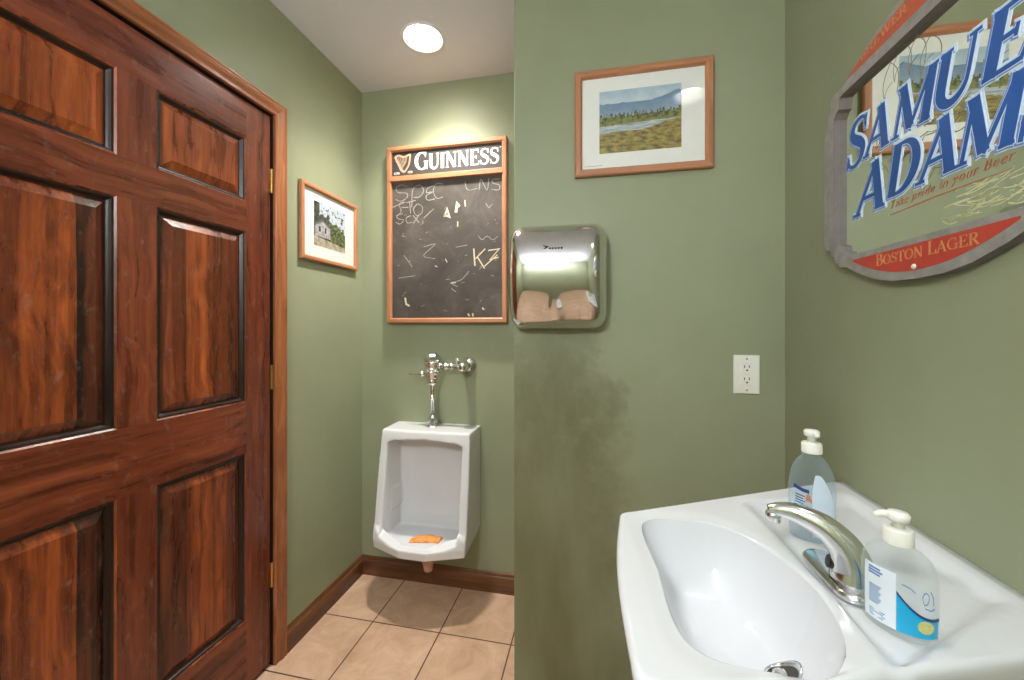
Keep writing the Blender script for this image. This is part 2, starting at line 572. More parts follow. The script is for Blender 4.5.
GL['M'] = (1.0, [([(.14, 0), (.18, 1)], t_), ([(.16, 1), (.50, .06)], T_), ([(.50, .04), (.82, 1)], t_), stem(.84), serif(.14, 0, .1), serif(.84, 0, .12),
                 ([(.06, .975), (.22, .975)], .05), ([(.80, .975), (.96, .975)], .05)])
GL['N'] = (.84, [([(.16, 0), (.16, 1)], t_), ([(.14, 1), (.68, .02)], T_), ([(.70, 0), (.70, 1)], t_), serif(.16, 0, .1), serif(.70, 1, .1), ([(.04, .975), (.2, .975)], .05)])
GL['O'] = (.84, [(arc(.42, .5, .34, .47, 0, 360, 36), arc_w(0, 360, T_, t_, 36))])
GL['P'] = (.66, [stem(.18), serif(.18, 0), ([(.1, .97), (.34, .97)], t_), (arc(.34, .73, .24, .24, 90, -90), arc_w(90, -90, T_, t_)), ([(.18, .49), (.34, .49)], t_)])
GL['R'] = (.76, [stem(.18), serif(.18, 0), ([(.1, .97), (.34, .97)], t_), (arc(.34, .745, .23, .225, 90, -90), arc_w(90, -90, T_, t_)), ([(.18, .52), (.36, .52)], t_),
                 ([(.36, .52), (.66, 0)], T_), serif(.68, 0, .09)])
def s_curve():
    pts = [(.56, .76), (.53, .90), (.43, .965), (.32, .97), (.19, .92), (.13, .79), (.17, .66), (.29, .565), (.42, .49), (.54, .38), (.56, .24), (.50, .10), (.38, .03), (.26, .03), (.14, .10), (.09, .25)]
    p = [(v.x, v.y) for v in catmull([(a, b, 0) for a, b in pts], 4)]
    n = len(p)
    w = [t_ + (.185 - t_) * math.exp(-((k / (n - 1) - .5) / .2) ** 2) for k in range(n)]
    return [(p, w), ([(.56, .98), (.57, .70)], [.05, .03]), ([(.08, .30), (.09, .02)], [.03, .05])]
GL['S'] = (.66, s_curve())
GL['T'] = (.74, [stem(.36), serif(.36, 0), ([(.05, .97), (.67, .97)], t_), ([(.06, 1), (.03, .72)], [t_, .03]), ([(.66, 1), (.69, .72)], [t_, .03])])
GL['U'] = (.82, [([(.18, 1), (.18, .36)] + arc(.42, .36, .24, .33, 195, 345, 14) + [(.66, .4), (.66, 1)],
                 [T_, T_] + [T_ + (t_ - T_) * k / 14 for k in range(15)] + [t_, t_]), serif(.18, 1, .12), serif(.66, 1, .1)])
GL['W'] = (1.08, [([(.1, 1), (.34, 0)], T_), ([(.34, 0), (.54, .9)], t_), ([(.52, 1), (.76, 0)], T_), ([(.76, 0), (.98, 1)], t_), serif(.1, 1, .1), serif(.52, 1, .08), serif(.98, 1, .09)])
GL[' '] = (.36, [])
GL['-'] = (.5, [([(.1, .42), (.36, .42)], .1)])
GL['1'] = (.4, [stem(.2, 0, 1, .1), serif(.2, 0, .1)])
GL['7'] = (.55, [([(.08, .95), (.48, .95)], .1), ([(.48, .95), (.2, 0)], .1)])
GL['5'] = (.55, [([(.45, .96), (.14, .96)], .1), ([(.14, .96), (.12, .55)], .1), (arc(.25, .32, .22, .28, 110, -140), .1)])
GL['9'] = (.55, [(arc(.27, .66, .2, .3, 0, 360, 20), .1), ([(.47, .66), (.42, .25), (.2, 0)], .1)])

def text_width(s, widths=1.0):
    return sum(GL[c][0] for c in s) * widths

def letters(bm, s, fr, place, sx, sy, grow=0.0, n0=0, n1=.0006, mi=0, slant=0.0, heights=None, bold=1.0):
    """s drawn at place(x, y) -> (u, v); x runs in advance units times sx; heights scales single letters"""
    x = 0
    for i, c in enumerate(s):
        adv, st = GL[c]
        k = heights[i] if heights else 1.0
        for pts, w in st:
            P = []
            for a, b in pts:
                P.append(place((x + a * k + slant * b * k) * sx, b * k * sy))
            m = (sx + sy) / 2 * k * bold
            W = [q * m + 2 * grow for q in w] if isinstance(w, (list, tuple)) else w * m + 2 * grow
            stroke(bm, P, W, fr, n0, n1, mi, ext=grow)
        x += adv * k
    return x * sx

def font_text(name, body, size, mat, fr, u, v, parent, shear=0.0, tilt=0.0, n=.0006, spacing=1.0, thin=0.0):
    """printed words in the built-in face, laid on a surface"""
    cu = bpy.data.curves.new(name, 'FONT')
    cu.body = body
    cu.size = size
    cu.shear = shear
    cu.space_character = spacing
    cu.offset = thin
    cu.resolution_u = 3
    o = bpy.data.objects.new(name, cu)
    C.objects.link(o)
    dg = bpy.context.evaluated_depsgraph_get()
    me = bpy.data.meshes.new_from_object(o.evaluated_get(dg))
    bpy.data.objects.remove(o)
    bm = BM()
    bm.from_mesh(me)
    ca, sa = math.cos(tilt), math.sin(tilt)
    for vt in bm.verts:
        x, y = vt.co.x, vt.co.y
        vt.co = fr(u + x * ca - y * sa, v + x * sa + y * ca, n)
    return obj(name, bm, mat, parent)

# ------------------------------------------------------------------ the room
XL, XR, YB, YP, XE, H = -1.172, .567, 1.832, 1.37, -.283, 2.452
YF = -1.45
DX = -1.178                     # face of the door
dY0, dY1, dZ0, dZ1 = .374, 1.252, .016, 2.029

bm = BM(); add_box(bm, XL - .1, XR + .1, YF - .1, YB + .1, -.1, 0)
obj('floor', bm, M['floor'], kind='structure')
bm = BM(); add_box(bm, XL - .1, XR + .1, YB, YB + .1, 0, H)
obj('wall_back', bm, M['wall'], kind='structure')
bm = BM(); add_box(bm, XR, XR + .1, YF, YP, 0, H)
obj('wall_right', bm, M['wall'], kind='structure')
bm = BM(); add_box(bm, XL - .1, XR + .1, YF - .1, YF, 0, H)
obj('wall_front', bm, M['wall'], kind='structure')
bm = BM(); add_box(bm, XE, XR + .1, YP, YB, 0, H)
o = obj('wall_partition', bm, M['wall_stained'], kind='structure', bevel=.004)
# left wall with the doorway cut through it
bm = BM()
plate_with_holes(bm, [(YF, 0), (dY0 - .011, 0), (dY0 - .011, dZ1 + .011), (dY1 + .011, dZ1 + .011), (dY1 + .011, 0), (YB, 0), (YB, H), (YF, H)], [],
                 lambda u, v, n: (XL - n, u, v), 0, .1)
obj('wall_left', bm, M['wall'], kind='structure')

LAMPS = [(-.703, 1.538, .077), (.472, .51, .077)]
bm = BM()
hole = [[(x + r * math.cos(2 * PI * k / 40), y + r * math.sin(2 * PI * k / 40)) for k in range(40)] for x, y, r in LAMPS]
plate_with_holes(bm, [(XL - .1, YF - .1), (XR + .1, YF - .1), (XR + .1, YB + .1), (XL - .1, YB + .1)], hole, lambda u, v, n: (u, v, H + n), 0, .03)
obj('ceiling', bm, M['ceiling'], kind='structure')

# baseboards: a moulded section run along the wall
def base_section():
    return [(0, 0), (.013, 0), (.013, .068), (.0115, .074), (.008, .078), (.008, .083), (.006, .090), (.003, .094), (0, .094)]
bm = BM()
loft(bm, [[(XL + a, y, b) for a, b in base_section()] for y in (dY1 + .064, YB)])
obj('baseboard_left', bm, M['base_y'], kind='structure')
bm = BM()
loft(bm, [[(x, YB - a, b) for a, b in base_section()] for x in (XL + .002, XE)])
obj('baseboard_back', bm, M['base_x'], kind='structure')
bm = BM()
loft(bm, [[(XL + a, y, b) for a, b in base_section()] for y in (YF, dY0 - .064)])
obj('baseboard_front', bm, M['base_y'], kind='structure')

# door casing: moulded section swept round the opening with mitred corners
def casing_section():      # (distance out from the opening, height off the wall)
    return [(.008, 0), (.008, .011), (.010, .014), (.014, .014), (.016, .0115), (.022, .0115), (.028, .0135), (.036, .0165), (.045, .018), (.048, .0150), (.052, .0150), (.055, .018), (.059, .018), (.061, .014), (.061, 0)]
bm = BM()
sec = casing_section()
rings = []
for s in range(4):
    r = []
    for d, hh in sec:
        y = (dY0 - d, dY0 - d, dY1 + d, dY1 + d)[s]
        z = (0.0, dZ1 + d, dZ1 + d, 0.0)[s]
        r.append((XL + hh * .85, y, z))
    rings.append(r)
vr = loft(bm, rings)
bm.faces.ensure_lookup_table()
for f in bm.faces:
    c = f.calc_center_median()
    f.material_index = 1 if c.z > 1.95 and dY0 < c.y < dY1 else 0
obj('trim_1', bm, [M['casing'], M['casing_level']], kind='structure')
# jamb boxes round the door, black: the gap's shade put into the colour
bm = BM()
add_box(bm, XL - .099, XL - .001, dY0 - .011, dY0 - .0075, 0, dZ1 + .011)
add_box(bm, XL - .099, XL - .001, dY1 + .0075, dY1 + .011, 0, dZ1 + .011)
add_box(bm, XL - .099, XL - .001, dY0 - .011, dY1 + .011, dZ1 + .0075, dZ1 + .011)
add_box(bm, XL - .099, XL - .06, dY0 - .011, dY1 + .011, 0, dZ1 + .009)
obj('trim_2', bm, M['black'], kind='structure')

# the six panel door: one mesh of stiles and rails, with panels and hinges as parts
ys = [(.487, .772), (.865, 1.150)]
zs = [(.242, .820), (.995, 1.582), (1.685, 1.906)]
fd = lambda u, v, n: (DX - n, u, v)
bm = BM()
def slab_cell(y0, y1, z0, z1, mi):
    add_box(bm, DX - .038, DX, y0, y1, z0, z1, mi)
slab_cell(dY0, ys[0][0], dZ0, dZ1, 0)
slab_cell(ys[1][1], dY1, dZ0, dZ1, 0)
zr = [(dZ0, zs[0][0]), (zs[0][1], zs[1][0]), (zs[1][1], zs[2][0]), (zs[2][1], dZ1)]
for a, b in zr:
    slab_cell(ys[0][0], ys[1][1], a, b, 1)
for a, b in zs:
    slab_cell(ys[0][1], ys[1][0], a, b, 0)
door = obj('door_1', bm, [M['door_stile'], M['door_rail']], kind='structure')
for (a, b) in ys:
    for (z0, z1) in zs:
        bm = BM()
        # sticking moulding stepping down, then the raised field with its sloped border
        steps = [(0, 0.0), (.004, .004), (.009, .005), (.012, .010), (.015, .014), (.019, .0145), (.040, .0035), (.042, .0025), (.044, .0025)]
        rr = [[(DX - n, a + i, z0 + i), (DX - n, b - i, z0 + i), (DX - n, b - i, z1 - i), (DX - n, a + i, z1 - i)] for i, n in steps]
        loft(bm, rr, cap0=False, cap1=True)
        for f in bm.faces:
            cc = f.calc_center_median()
            ins = min(cc.y - a, b - cc.y, cc.z - z0, z1 - cc.z)
            if .006 < ins < .0195:
                f.material_index = 1  # groove faces take a darker wood tone
        p = obj('panel', bm, [M['door_panel'], M['door_groove']], door)
for zc in (1.792, 1.069, .339):
    bm = BM()
    add_box(bm, DX - .004, DX + .0022, dY1 - .004, dY1 + .002, zc - .044, zc + .044)
    lathe(bm, (DX + .005, dY1 + .002, zc - .045), (0, 0, 1), [(0, .0045), (.001, .0052), (.029, .0052), (.03, .0046), (.031, .0052), (.059, .0052), (.06, .0046), (.061, .0052), (.089, .0052), (.090, .003)], 14)
    obj('hinge', bm, M['brass'], door, smooth=False)

bm = BM()
lathe(bm, (DX - .0005, dY0 + .062, .95), (1, 0, 0), [(0, .032), (.004, .032), (.009, .026), (.012, .012), (.030, .011), (.036, .020), (.044, .026), (.056, .027), (.064, .022), (.067, .010)], 28)
obj('knob', bm, M['brass'], door, smooth=True)

# ------------------------------------------------------------------ lamps
def recessed(x, y, r, lens, label):
    t = thing('recessed_light', label, 'ceiling light', (x, y, H), 'recessed ceiling lights')
    bm = BM()
    lathe_pts = [(H - .004, r + .012), (H - .006, r + .004), (H - .002, r - .001), (H + .03, r - .006), (H + .062, r - .012)]
    rings = [[(x + q * math.cos(2 * PI * k / 40), y + q * math.sin(2 * PI * k / 40), z) for k in range(40)] for z, q in [(H - .0005, r + .013)] + lathe_pts]
    loft(bm, rings, cap0=False, cap1=False)
    obj('trim_ring', bm, M['lamp_white'], t, smooth=True)
    bm = BM()
    lathe(bm, (x, y, H + .058), (0, 0, 1), [(0, r - .016), (-.003, r - .013), (.004, r - .0125)], 40)
    obj('lens', bm, lens, t)
recessed(*LAMPS[0], M['lamp_on'], 'round recessed ceiling downlight, lit, above the urinal')
sl = bpy.data.lights.new('downlight_beam', 'SPOT')
sl.energy = 40
sl.color = (1.0, .95, .87)
sl.spot_size = math.radians(112)
sl.spot_blend = 1.0
sl.shadow_soft_size = .05
so = bpy.data.objects.new('downlight_beam', sl)
C.objects.link(so)
so.location = (LAMPS[0][0], LAMPS[0][1], H + .04)
recessed(*LAMPS[1], M['lamp_on_sink'], 'round recessed ceiling downlight, lit, above the white sink')
PX, PY, PZ, PR = -.45, -.62, 1.97, .115  # unseen globe lamp, added to fill the room with light
t = thing('added_fill_globe', 'lit white globe added as fill light, hanging behind the viewer', 'added fill light', (PX, PY, H))
bm = BM()
lathe(bm, (PX, PY, H), (0, 0, -1), [(0, .055), (.012, .055), (.024, .030), (.030, .008)], 32)
obj('canopy', bm, M['lamp_white'], t, smooth=True)
bm = BM()
lathe(bm, (PX, PY, H - .028), (0, 0, -1), [(0, .004), (H - .028 - PZ - PR - .02, .004)], 10)
obj('cord', bm, M['white_plastic'], t)
bm = BM()
lathe(bm, (PX, PY, PZ + PR + .030), (0, 0, -1), [(0, .008), (.006, .022), (.030, .030), (.042, .030)], 28)
obj('cap', bm, M['chrome'], t, smooth=True)
bm = BM()
lathe(bm, (PX, PY, PZ - PR), (0, 0, 1), [(PR * (1 - math.cos(PI * k / 24)), PR * math.sin(PI * k / 24)) for k in range(24)], 36)
obj('globe', bm, M['fill_globe_on'], t, smooth=True)

# ------------------------------------------------------------------ urinal
def baked(name, base_bm, cuts, mat, parent, voxel, iters):
    o = obj(name, base_bm, mat)
    tmp = []
    for cb in cuts:
        c = obj('cutter', cb, mat)
        md = o.modifiers.new('b', 'BOOLEAN')
        md.operation = 'DIFFERENCE'
        md.object = c
        md.solver = 'EXACT'
        tmp.append(c)
    rm = o.modifiers.new('r', 'REMESH')
    rm.mode = 'VOXEL'
    rm.voxel_size = voxel
    sm = o.modifiers.new('s', 'SMOOTH')
    sm.factor = .5
    sm.iterations = iters
    bpy.context.view_layer.update()
    dg = bpy.context.evaluated_depsgraph_get()
    me = bpy.data.meshes.new_from_object(o.evaluated_get(dg))
    for c in tmp + [o]:
        bpy.data.objects.remove(c)
    b2 = BM()
    b2.from_mesh(me)
    me.materials.clear()
    return obj(name, b2, mat, parent, smooth=True)

UX = -.757
uri = thing('urinal', 'white wall hung porcelain urinal below the blackboard', 'urinal', (UX, YB, .27))
def uplan(yf, lip, w_f, w_l, wb=.213, yb=YB + .002):
    """right-handed plan loop: wall, side, chamfered lip"""
    return [(UX - wb, yb), (UX - w_f, yf), (UX - w_l, lip), (UX + w_l, lip), (UX + w_f, yf), (UX + wb, yb)]
lev = [(.272, 1.612, 1.556, .200, .055), (.276, 1.602, 1.543, .207, .060), (.31, 1.600, 1.538, .211, .062), (.345, 1.604, 1.550, .212, .070),
       (.375, 1.614, 1.606, .212, .100), (.55, 1.640, 1.634, .212, .10), (.74, 1.668, 1.656, .209, .10), (.778, 1.674, 1.664, .206, .10), (.785, 1.680, 1.671, .203, .10)]
bm = BM()
loft(bm, [[(x, y, z) for x, y in uplan(a, b, c + .005, d, .2145 if z > .3 else .208)] for z, a, b, c, d in lev])
c1 = BM()   # bowl
loft(c1, [[(x, y, z) for x, y in ((UX - e, 1.795), (UX - e, g), (UX - l, h), (UX + l, h), (UX + e, g), (UX + e, 1.795))]
          for z, e, g, l, h in ((.294, .168, 1.640, .040, 1.590), (.302, .180, 1.632, .048, 1.574), (.40, .180, 1.626, .060, 1.566))])
c2 = BM()   # tall front opening with an arched head and a lip that dips to the middle
prof = [(1.40, .308), (1.560, .316), (1.628, .352), (1.70, .36), (1.700, .5), (1.797, .5), (1.797, .700), (1.77, .728), (1.40, .735)]
def c2ring(x, top):
    return [(x, y, z if z < .7 else z + top) for y, z in prof]
loft(c2, [c2ring(UX - .180, -.004), c2ring(UX - .15, .008), c2ring(UX, .018), c2ring(UX + .15, .008), c2ring(UX + .180, -.004)])
c3 = BM()   # the deep back of the bowl
loft(c3, [[(UX - .180, 1.62, .35), (UX + .180, 1.62, .35), (UX + .172, 1.797, .35), (UX - .172, 1.797, .35)],
          [(UX - .180, 1.62, .60), (UX + .180, 1.62, .60), (UX + .172, 1.797, .60), (UX - .172, 1.797, .60)]])
baked('bowl', bm, [c1, c2, c3], M['porcelain'], uri, .0045, 4)
bm = BM()
lathe(bm, (UX + .012, 1.685, .276), (0, 0, -1), [(0, .036), (.030, .040), (.048, .040), (.054, .033), (.078, .030), (.086, .026), (.108, .022), (.122, .019), (.126, .008)], 26)
tube(bm, catmull([(UX + .012, 1.695, .178), (UX + .012, 1.75, .176), (UX + .012, YB - .001, .178)], 6), .016, 14)
obj('drain_fitting', bm, M['copper'], uri, smooth=True)
bm = BM()
for k in range(9):
    lathe(bm, (UX - .12 + .03 * k, 1.700, .7295), (0, 0, -1), [(0, .003), (.0022, .003)], 8)
bm.free()

# orange screen lying in the bowl
scr = BM()
n, mrows = 22, 8
grid = []
for i in range(n + 1):
    row = []
    for j in range(mrows + 1):
        u = i / n * 2 - 1
        v = j / mrows * 2 - 1
        x = UX + .008 + u * .066
        y = 1.668 + v * .030 * (1 - .25 * u * u) + .012 * (1 - u * u) + u * .012
        z = .2985 + .012 * (1 - v * v) * (1 - .4 * u * u) + .003 * math.sin(u * 9)
        row.append((x, y, z))
    grid.append(row)
vt = [[scr.verts.new(p) for p in r] for r in grid]
vb = [[scr.verts.new((p[0], p[1], .2955)) for p in r] for r in grid]
for i in range(n):
    for j in range(mrows):
        scr.faces.new((vt[i][j], vt[i + 1][j], vt[i + 1][j + 1], vt[i][j + 1]))
        scr.faces.new((vb[i][j], vb[i][j + 1], vb[i + 1][j + 1], vb[i + 1][j]))
for i in range(n):
    scr.faces.new((vt[i][0], vb[i][0], vb[i + 1][0], vt[i + 1][0]))
    scr.faces.new((vt[i][-1], vt[i + 1][-1], vb[i + 1][-1], vb[i][-1]))
for j in range(mrows):
    scr.faces.new((vt[0][j], vt[0][j + 1], vb[0][j + 1], vb[0][j]))
    scr.faces.new((vt[-1][j], vb[-1][j], vb[-1][j + 1], vt[-1][j + 1]))
tag(obj('urinal_screen', scr, M['orange'], smooth=True), 'small orange rubber screen lying in the bottom of the urinal', 'urinal screen')

# ------------------------------------------------------------------ flush valve
VX, VY = -.753, 1.752
fv = thing('flush_valve', 'chrome flush valve standing on top of the urinal', 'flush valve', (VX, VY, .785))
bm = BM()
lathe(bm, (VX, VY, .785), (0, 0, 1), [(0, .026), (.006, .027), (.010, .021), (.022, .020), (.026, .024), (.042, .024), (.046, .017), (.056, .012), (.060, .0105)], 8)
obj('coupling_nut', bm, M['chrome_worn'], fv)
bm = BM()
lathe(bm, (VX, VY, .84), (0, 0, 1), [(0, .0098), (.075, .0098), (.076, .0125), (.082, .0125), (.083, .0115), (.150, .0115), (.152, .014)], 20)
obj('flush_tube', bm, M['chrome'], fv, smooth=True)
bm = BM()
lathe(bm, (VX, VY, .985), (0, 0, 1), [(0, .016), (.004, .026), (.020, .028), (.024, .025), (.030, .028), (.040, .034), (.052, .036), (.056, .041), (.064, .041), (.066, .036), (.094, .036), (.097, .041), (.106, .041), (.108, .037)], 28)
obj('body', bm, M['chrome'], fv, smooth=True)
bm = BM()
lathe(bm, (VX, VY, 1.093), (0, 0, 1), [(0, .037), (.008, .040), (.020, .040), (.026, .036), (.029, .031), (.032, .028), (.040, .024), (.043, .018), (.044, .004)], 8)
obj('cap', bm, M['chrome_worn'], fv)
bm = BM()
lathe(bm, (VX - .020, VY, 1.035), (-1, 0, 0), [(0, .016), (.012, .017), (.016, .013), (.024, .012), (.028, .016), (.036, .016), (.040, .010), (.046, .0085), (.096, .0078), (.100, .004)], 18)
obj('handle', bm, M['chrome'], fv, smooth=True)
SX = -.600
bm = BM()
lathe(bm, (VX + .022, VY, 1.072), (1, 0, 0), [(0, .018), (.010, .019), (.014, .013), (.030, .013), (.034, .0185), (.052, .0185), (.056, .014), (.064, .0135), (.068, .018), (.078, .018), (.082, .013), (SX - VX - .022, .013)], 20)
obj('tailpiece', bm, M['chrome_worn'], fv, smooth=True)
bm = BM()
lathe(bm, (SX, 1.716, 1.072), (0, 1, 0), [(0, .008), (.003, .017), (.018, .020), (.024, .024), (.050, .024), (.054, .018), (.090, .017), (YB - 1.717, .017)], 24)
lathe(bm, (SX - .030, VY, 1.085), (0, 0, 1), [(0, .008), (.014, .008), (.018, .012), (.024, .011), (.027, .003)], 14)
obj('control_stop', bm, M['chrome'], fv, smooth=True)
bm = BM()
lathe(bm, (SX, YB - .0005, 1.072), (0, -1, 0), [(0, .038), (.004, .038), (.010, .034), (.018, .026), (.024, .022)], 30)
obj('wall_flange', bm, M['chrome_worn'], fv, smooth=True)

# ------------------------------------------------------------------ blackboard with header
bx0, bx1, bz0, bz1 = -1.012, -.405, 1.275, 2.140
fb = lambda u, v, n: (u, 1.806 - n, v)          # face of the board; n comes out of the wall
bb = thing('blackboard', 'wood framed blackboard with a white lettered header above the urinal', 'blackboard', ((bx0 + bx1) / 2, YB, bz0))
def frame4(parent, fr, u0, u1, v0, v1, w, n0, n1, mh, mv, bev=.002, name='frame'):
    """four mitred mouldings joined as one frame"""
    bm = BM()
    prof = [(0, n0), (0, n1 - .003), (.004, n1), (w - .006, n1), (w - .002, n1 - .004), (w, n1 - .007), (w, n0)]
    rings = []
    for a, b, sa, sb in ((u0, v0, 1, 1), (u1, v0, -1, 1), (u1, v1, -1, -1), (u0, v1, 1, -1)):
        rings.append([fr(a + sa * d, b + sb * d, n) for d, n in prof])
    vr = [[bm.verts.new(p) for p in r] for r in rings]
    k = len(prof)
    for s in range(4):
        A, B = vr[s], vr[(s + 1) % 4]
        for i in range(k):
            j = (i + 1) % k
            bm.faces.new((A[i], A[j], B[j], B[i])).material_index = s % 2
    return obj(name, bm, [mh, mv], parent)
frame4(bb, fb, bx0, bx1, bz0, bz1, .024, -.0255, .016, M['oak_x'], M['oak_z'])
bm = BM(); add_box(bm, bx0 + .02, bx1 - .02, 1.806, 1.812, bz0 + .02, 2.0)
surf = obj('writing_surface', bm, M['board'], bb)
bm = BM(); add_box(bm, bx0 + .02, bx1 - .02, 1.8035, 1.812, 1.992, bz1 - .02)
head = obj('header', bm, M['header'], bb)
bm = BM(); add_box(bm, bx0 + .018, bx1 - .018, 1.788, 1.811, 1.968, 1.994)
obj('rail', bm, M['oak_x'], bb, bevel=.003)
fh = lambda u, v, n: (u, 1.8033 - n, v)
bm = BM()
word = 'GUINNESS'
hs = [1.16] + [1.0] * 7
gw = sum(GL[c][0] * k for c, k in zip(word, hs))
u0, wd = -.868, .425
letters(bm, word, fh, lambda x, y: (u0 + x, 2.020 + y), wd / gw, .074, heights=hs, bold=1.22)
stroke(bm, [(-.441, 2.094), (-.434, 2.094)], .004, fh)
obj('lettering', bm, M['cream'], head)
bm = BM()
hx, hz = -.932, 2.034
pts = lambda l: [(v.x, v.y) for v in catmull([(hx + a, hz + b, 0) for a, b in l], 5)]
stroke(bm, pts([(-.040, .060), (-.020, .066), (.004, .056), (.026, .062), (.040, .068)]), .008, fh)
stroke(bm, pts([(.040, .068), (.038, .040), (.030, .010), (.010, -.018)]), .008, fh)
stroke(bm, pts([(-.040, .060), (-.030, .040), (-.016, .012), (-.006, -.008), (.010, -.018)]), .011, fh)
for k in range(6):
    a = -.026 + k * .010
    stroke(bm, [(hx + a, hz + .060), (hx + a * .35 + .008, hz - .004 + .006 * k)], .0022, fh)
stroke(bm, pts([(-.042, .060), (-.030, .046), (-.036, .036)]), .005, fh)
obj('harp_emblem', bm, M['tan'], head)
bm = BM()
letters(bm, 'ESTD', fh, lambda x, y: (-.978 + x, 2.006 + y), .0105, .011)
obj('small_lettering', bm, M['cream'], head)
bm = BM()
letters(bm, '1759', fh, lambda x, y: (-.905 + x, 2.008 + y), .0125, .011)
obj('small_lettering', bm, M['cream'], head)
# chalk scribbles
fc = lambda u, v, n: (u, 1.8058 - n, v)
def bpx(px, py):                # picks a spot on the board from the close-up sketch grid (0-476, 0-680)
    return (-1.012 + (px - 22) / 410 * .607, 2.143 - (py - 52 + (px - 22) * .052) / 615 * .865)
bm = BM()
sk = [
 [(92, 190), (70, 183), (52, 195), (60, 210), (88, 212), (92, 226), (70, 240), (50, 234)],
 [(108, 262), (112, 200), (138, 186), (150, 205), (136, 226), (114, 228)],
 [(186, 188), (166, 196), (160, 212), (182, 210), (160, 222), (164, 238), (190, 234)],
 [(216, 184), (196, 182), (184, 206), (196, 232), (218, 228)],
 [(36, 262), (84, 244), (62, 250), (70, 274), (56, 292)],
 [(72, 262), (96, 262)],
 [(100, 240), (104, 284)], [(88, 246), (122, 238)],
 [(128, 250), (114, 268), (124, 290), (142, 284), (146, 262), (130, 250)],
 [(76, 284), (54, 290), (60, 302), (78, 306), (66, 320), (50, 314)],
 [(104, 290), (88, 300), (92, 316), (110, 314)],
 [(112, 290), (134, 316)], [(134, 288), (114, 318)],
 [(292, 178), (302, 206), (334, 202)], [(340, 206), (346, 172), (366, 208), (372, 168)],
 [(408, 172), (384, 174), (386, 186), (406, 192), (404, 208), (380, 206)],
 [(362, 252), (372, 266), (384, 254)], [(336, 360), (350, 374), (366, 362), (384, 374), (402, 362)],
 [(150, 300), (186, 268)], [(150, 400), (190, 390), (150, 430), (190, 440)],
 [(262, 400), (300, 392)], [(306, 480), (280, 510), (246, 522), (268, 534)],
 [(246, 540), (262, 552)], [(60, 510), (120, 500)], [(80, 430), (110, 470)],
]
for s in sk:
    p = [bpx(*q) for q in s]
    p = [(v.x, v.y) for v in catmull([(a, b, 0) for a, b in p], 4)] if len(p) > 2 else p
    stroke(bm, p, [.0042 * random.uniform(.6, 1.2) for _ in p], fc)
for k in range(46):
    a, b = random.uniform(50, 400), random.uniform(270, 620)
    q = bpx(a, b)
    L = random.uniform(.004, .02)
    an = random.uniform(-.5, 1.2)
    stroke(bm, [q, (q[0] + L * math.cos(an), q[1] + L * math.sin(an))], random.uniform(.0012, .0032), fc)
obj('chalk_scribble', bm, M['chalk'], surf, kind='stuff')
bm = BM()
for s, w in (([(322, 404), (326, 462)], .007), ([(360, 404), (328, 438)], .005), ([(334, 432), (358, 470)], .006), ([(370, 410), (406, 404), (376, 440), (404, 432)], .006), ([(358, 462), (400, 424)], .005),
             ([(222, 296), (232, 270), (240, 296), (222, 290)], .010), ([(262, 282), (266, 252), (274, 262)], .014), ([(268, 312), (268, 330)], .006), ([(292, 240), (294, 262)], .006),
             ([(84, 578), (88, 600), (100, 606)], .009), ([(302, 624), (308, 632)], .007), ([(318, 622), (320, 632)], .007), ([(350, 602), (356, 608)], .008), ([(190, 464), (198, 468)], .004),
             ([(244, 522), (262, 520)], .005), ([(226, 440), (232, 452)], .004)):
    stroke(bm, [bpx(*q) for q in s], w, fc)
obj('chalk_marks', bm, M['chalk_bright'], surf, kind='stuff')

# ------------------------------------------------------------------ framed photographs
def lerp(a, b, t):
    return tuple(x + (y - x) * t for x, y in zip(a, b))
def nz(x, y, s=1.0, o=0.0):
    return noise.fractal(Vector((x * s + o, y * s - o, o)), 1.0, 2.0, 4)
def river_view(u, v):
    e = nz(u, v, 7, 3)
    mt = .80 + .04 * nz(u, 0, 3, 5) + (.13 * max(0, 1 - abs(u - .97) / .34)) - .02 * u
    tl = .57 + .03 * u + .05 * nz(u, 0, 16, 9) + (.05 if nz(u, 0, 30, 2) > .05 else 0)
    rv = .43 + .05 * u
    if v > mt:
        return lerp(srgb(206, 218, 226), srgb(168, 192, 212), min(1, max(0, (v - .7) * 3 + e * .4)))[:3]
    if v > tl:
        return lerp(srgb(112, 140, 172), srgb(150, 170, 190), min(1, max(0, (mt - v) * 3.5 + e * .3)))[:3]
    if v > rv:
        return lerp(srgb(44, 58, 30), srgb(138, 138, 70), min(1, max(0, .35 + nz(u, v, 20, 4) * .9 + (tl - v) * 4.5 - .1)))[:3]
    if v > rv - .13 + .11 * u * u + .02 * math.sin(u * 9):
        return lerp(srgb(196, 206, 212), srgb(136, 146, 150), min(1, max(0, .4 + nz(u * .5, v * 5, 8, 6))))[:3]
    return lerp(srgb(96, 82, 32), srgb(178, 158, 76), min(1, max(0, .5 + nz(u, v * 2, 12, 8) * .8)))[:3]
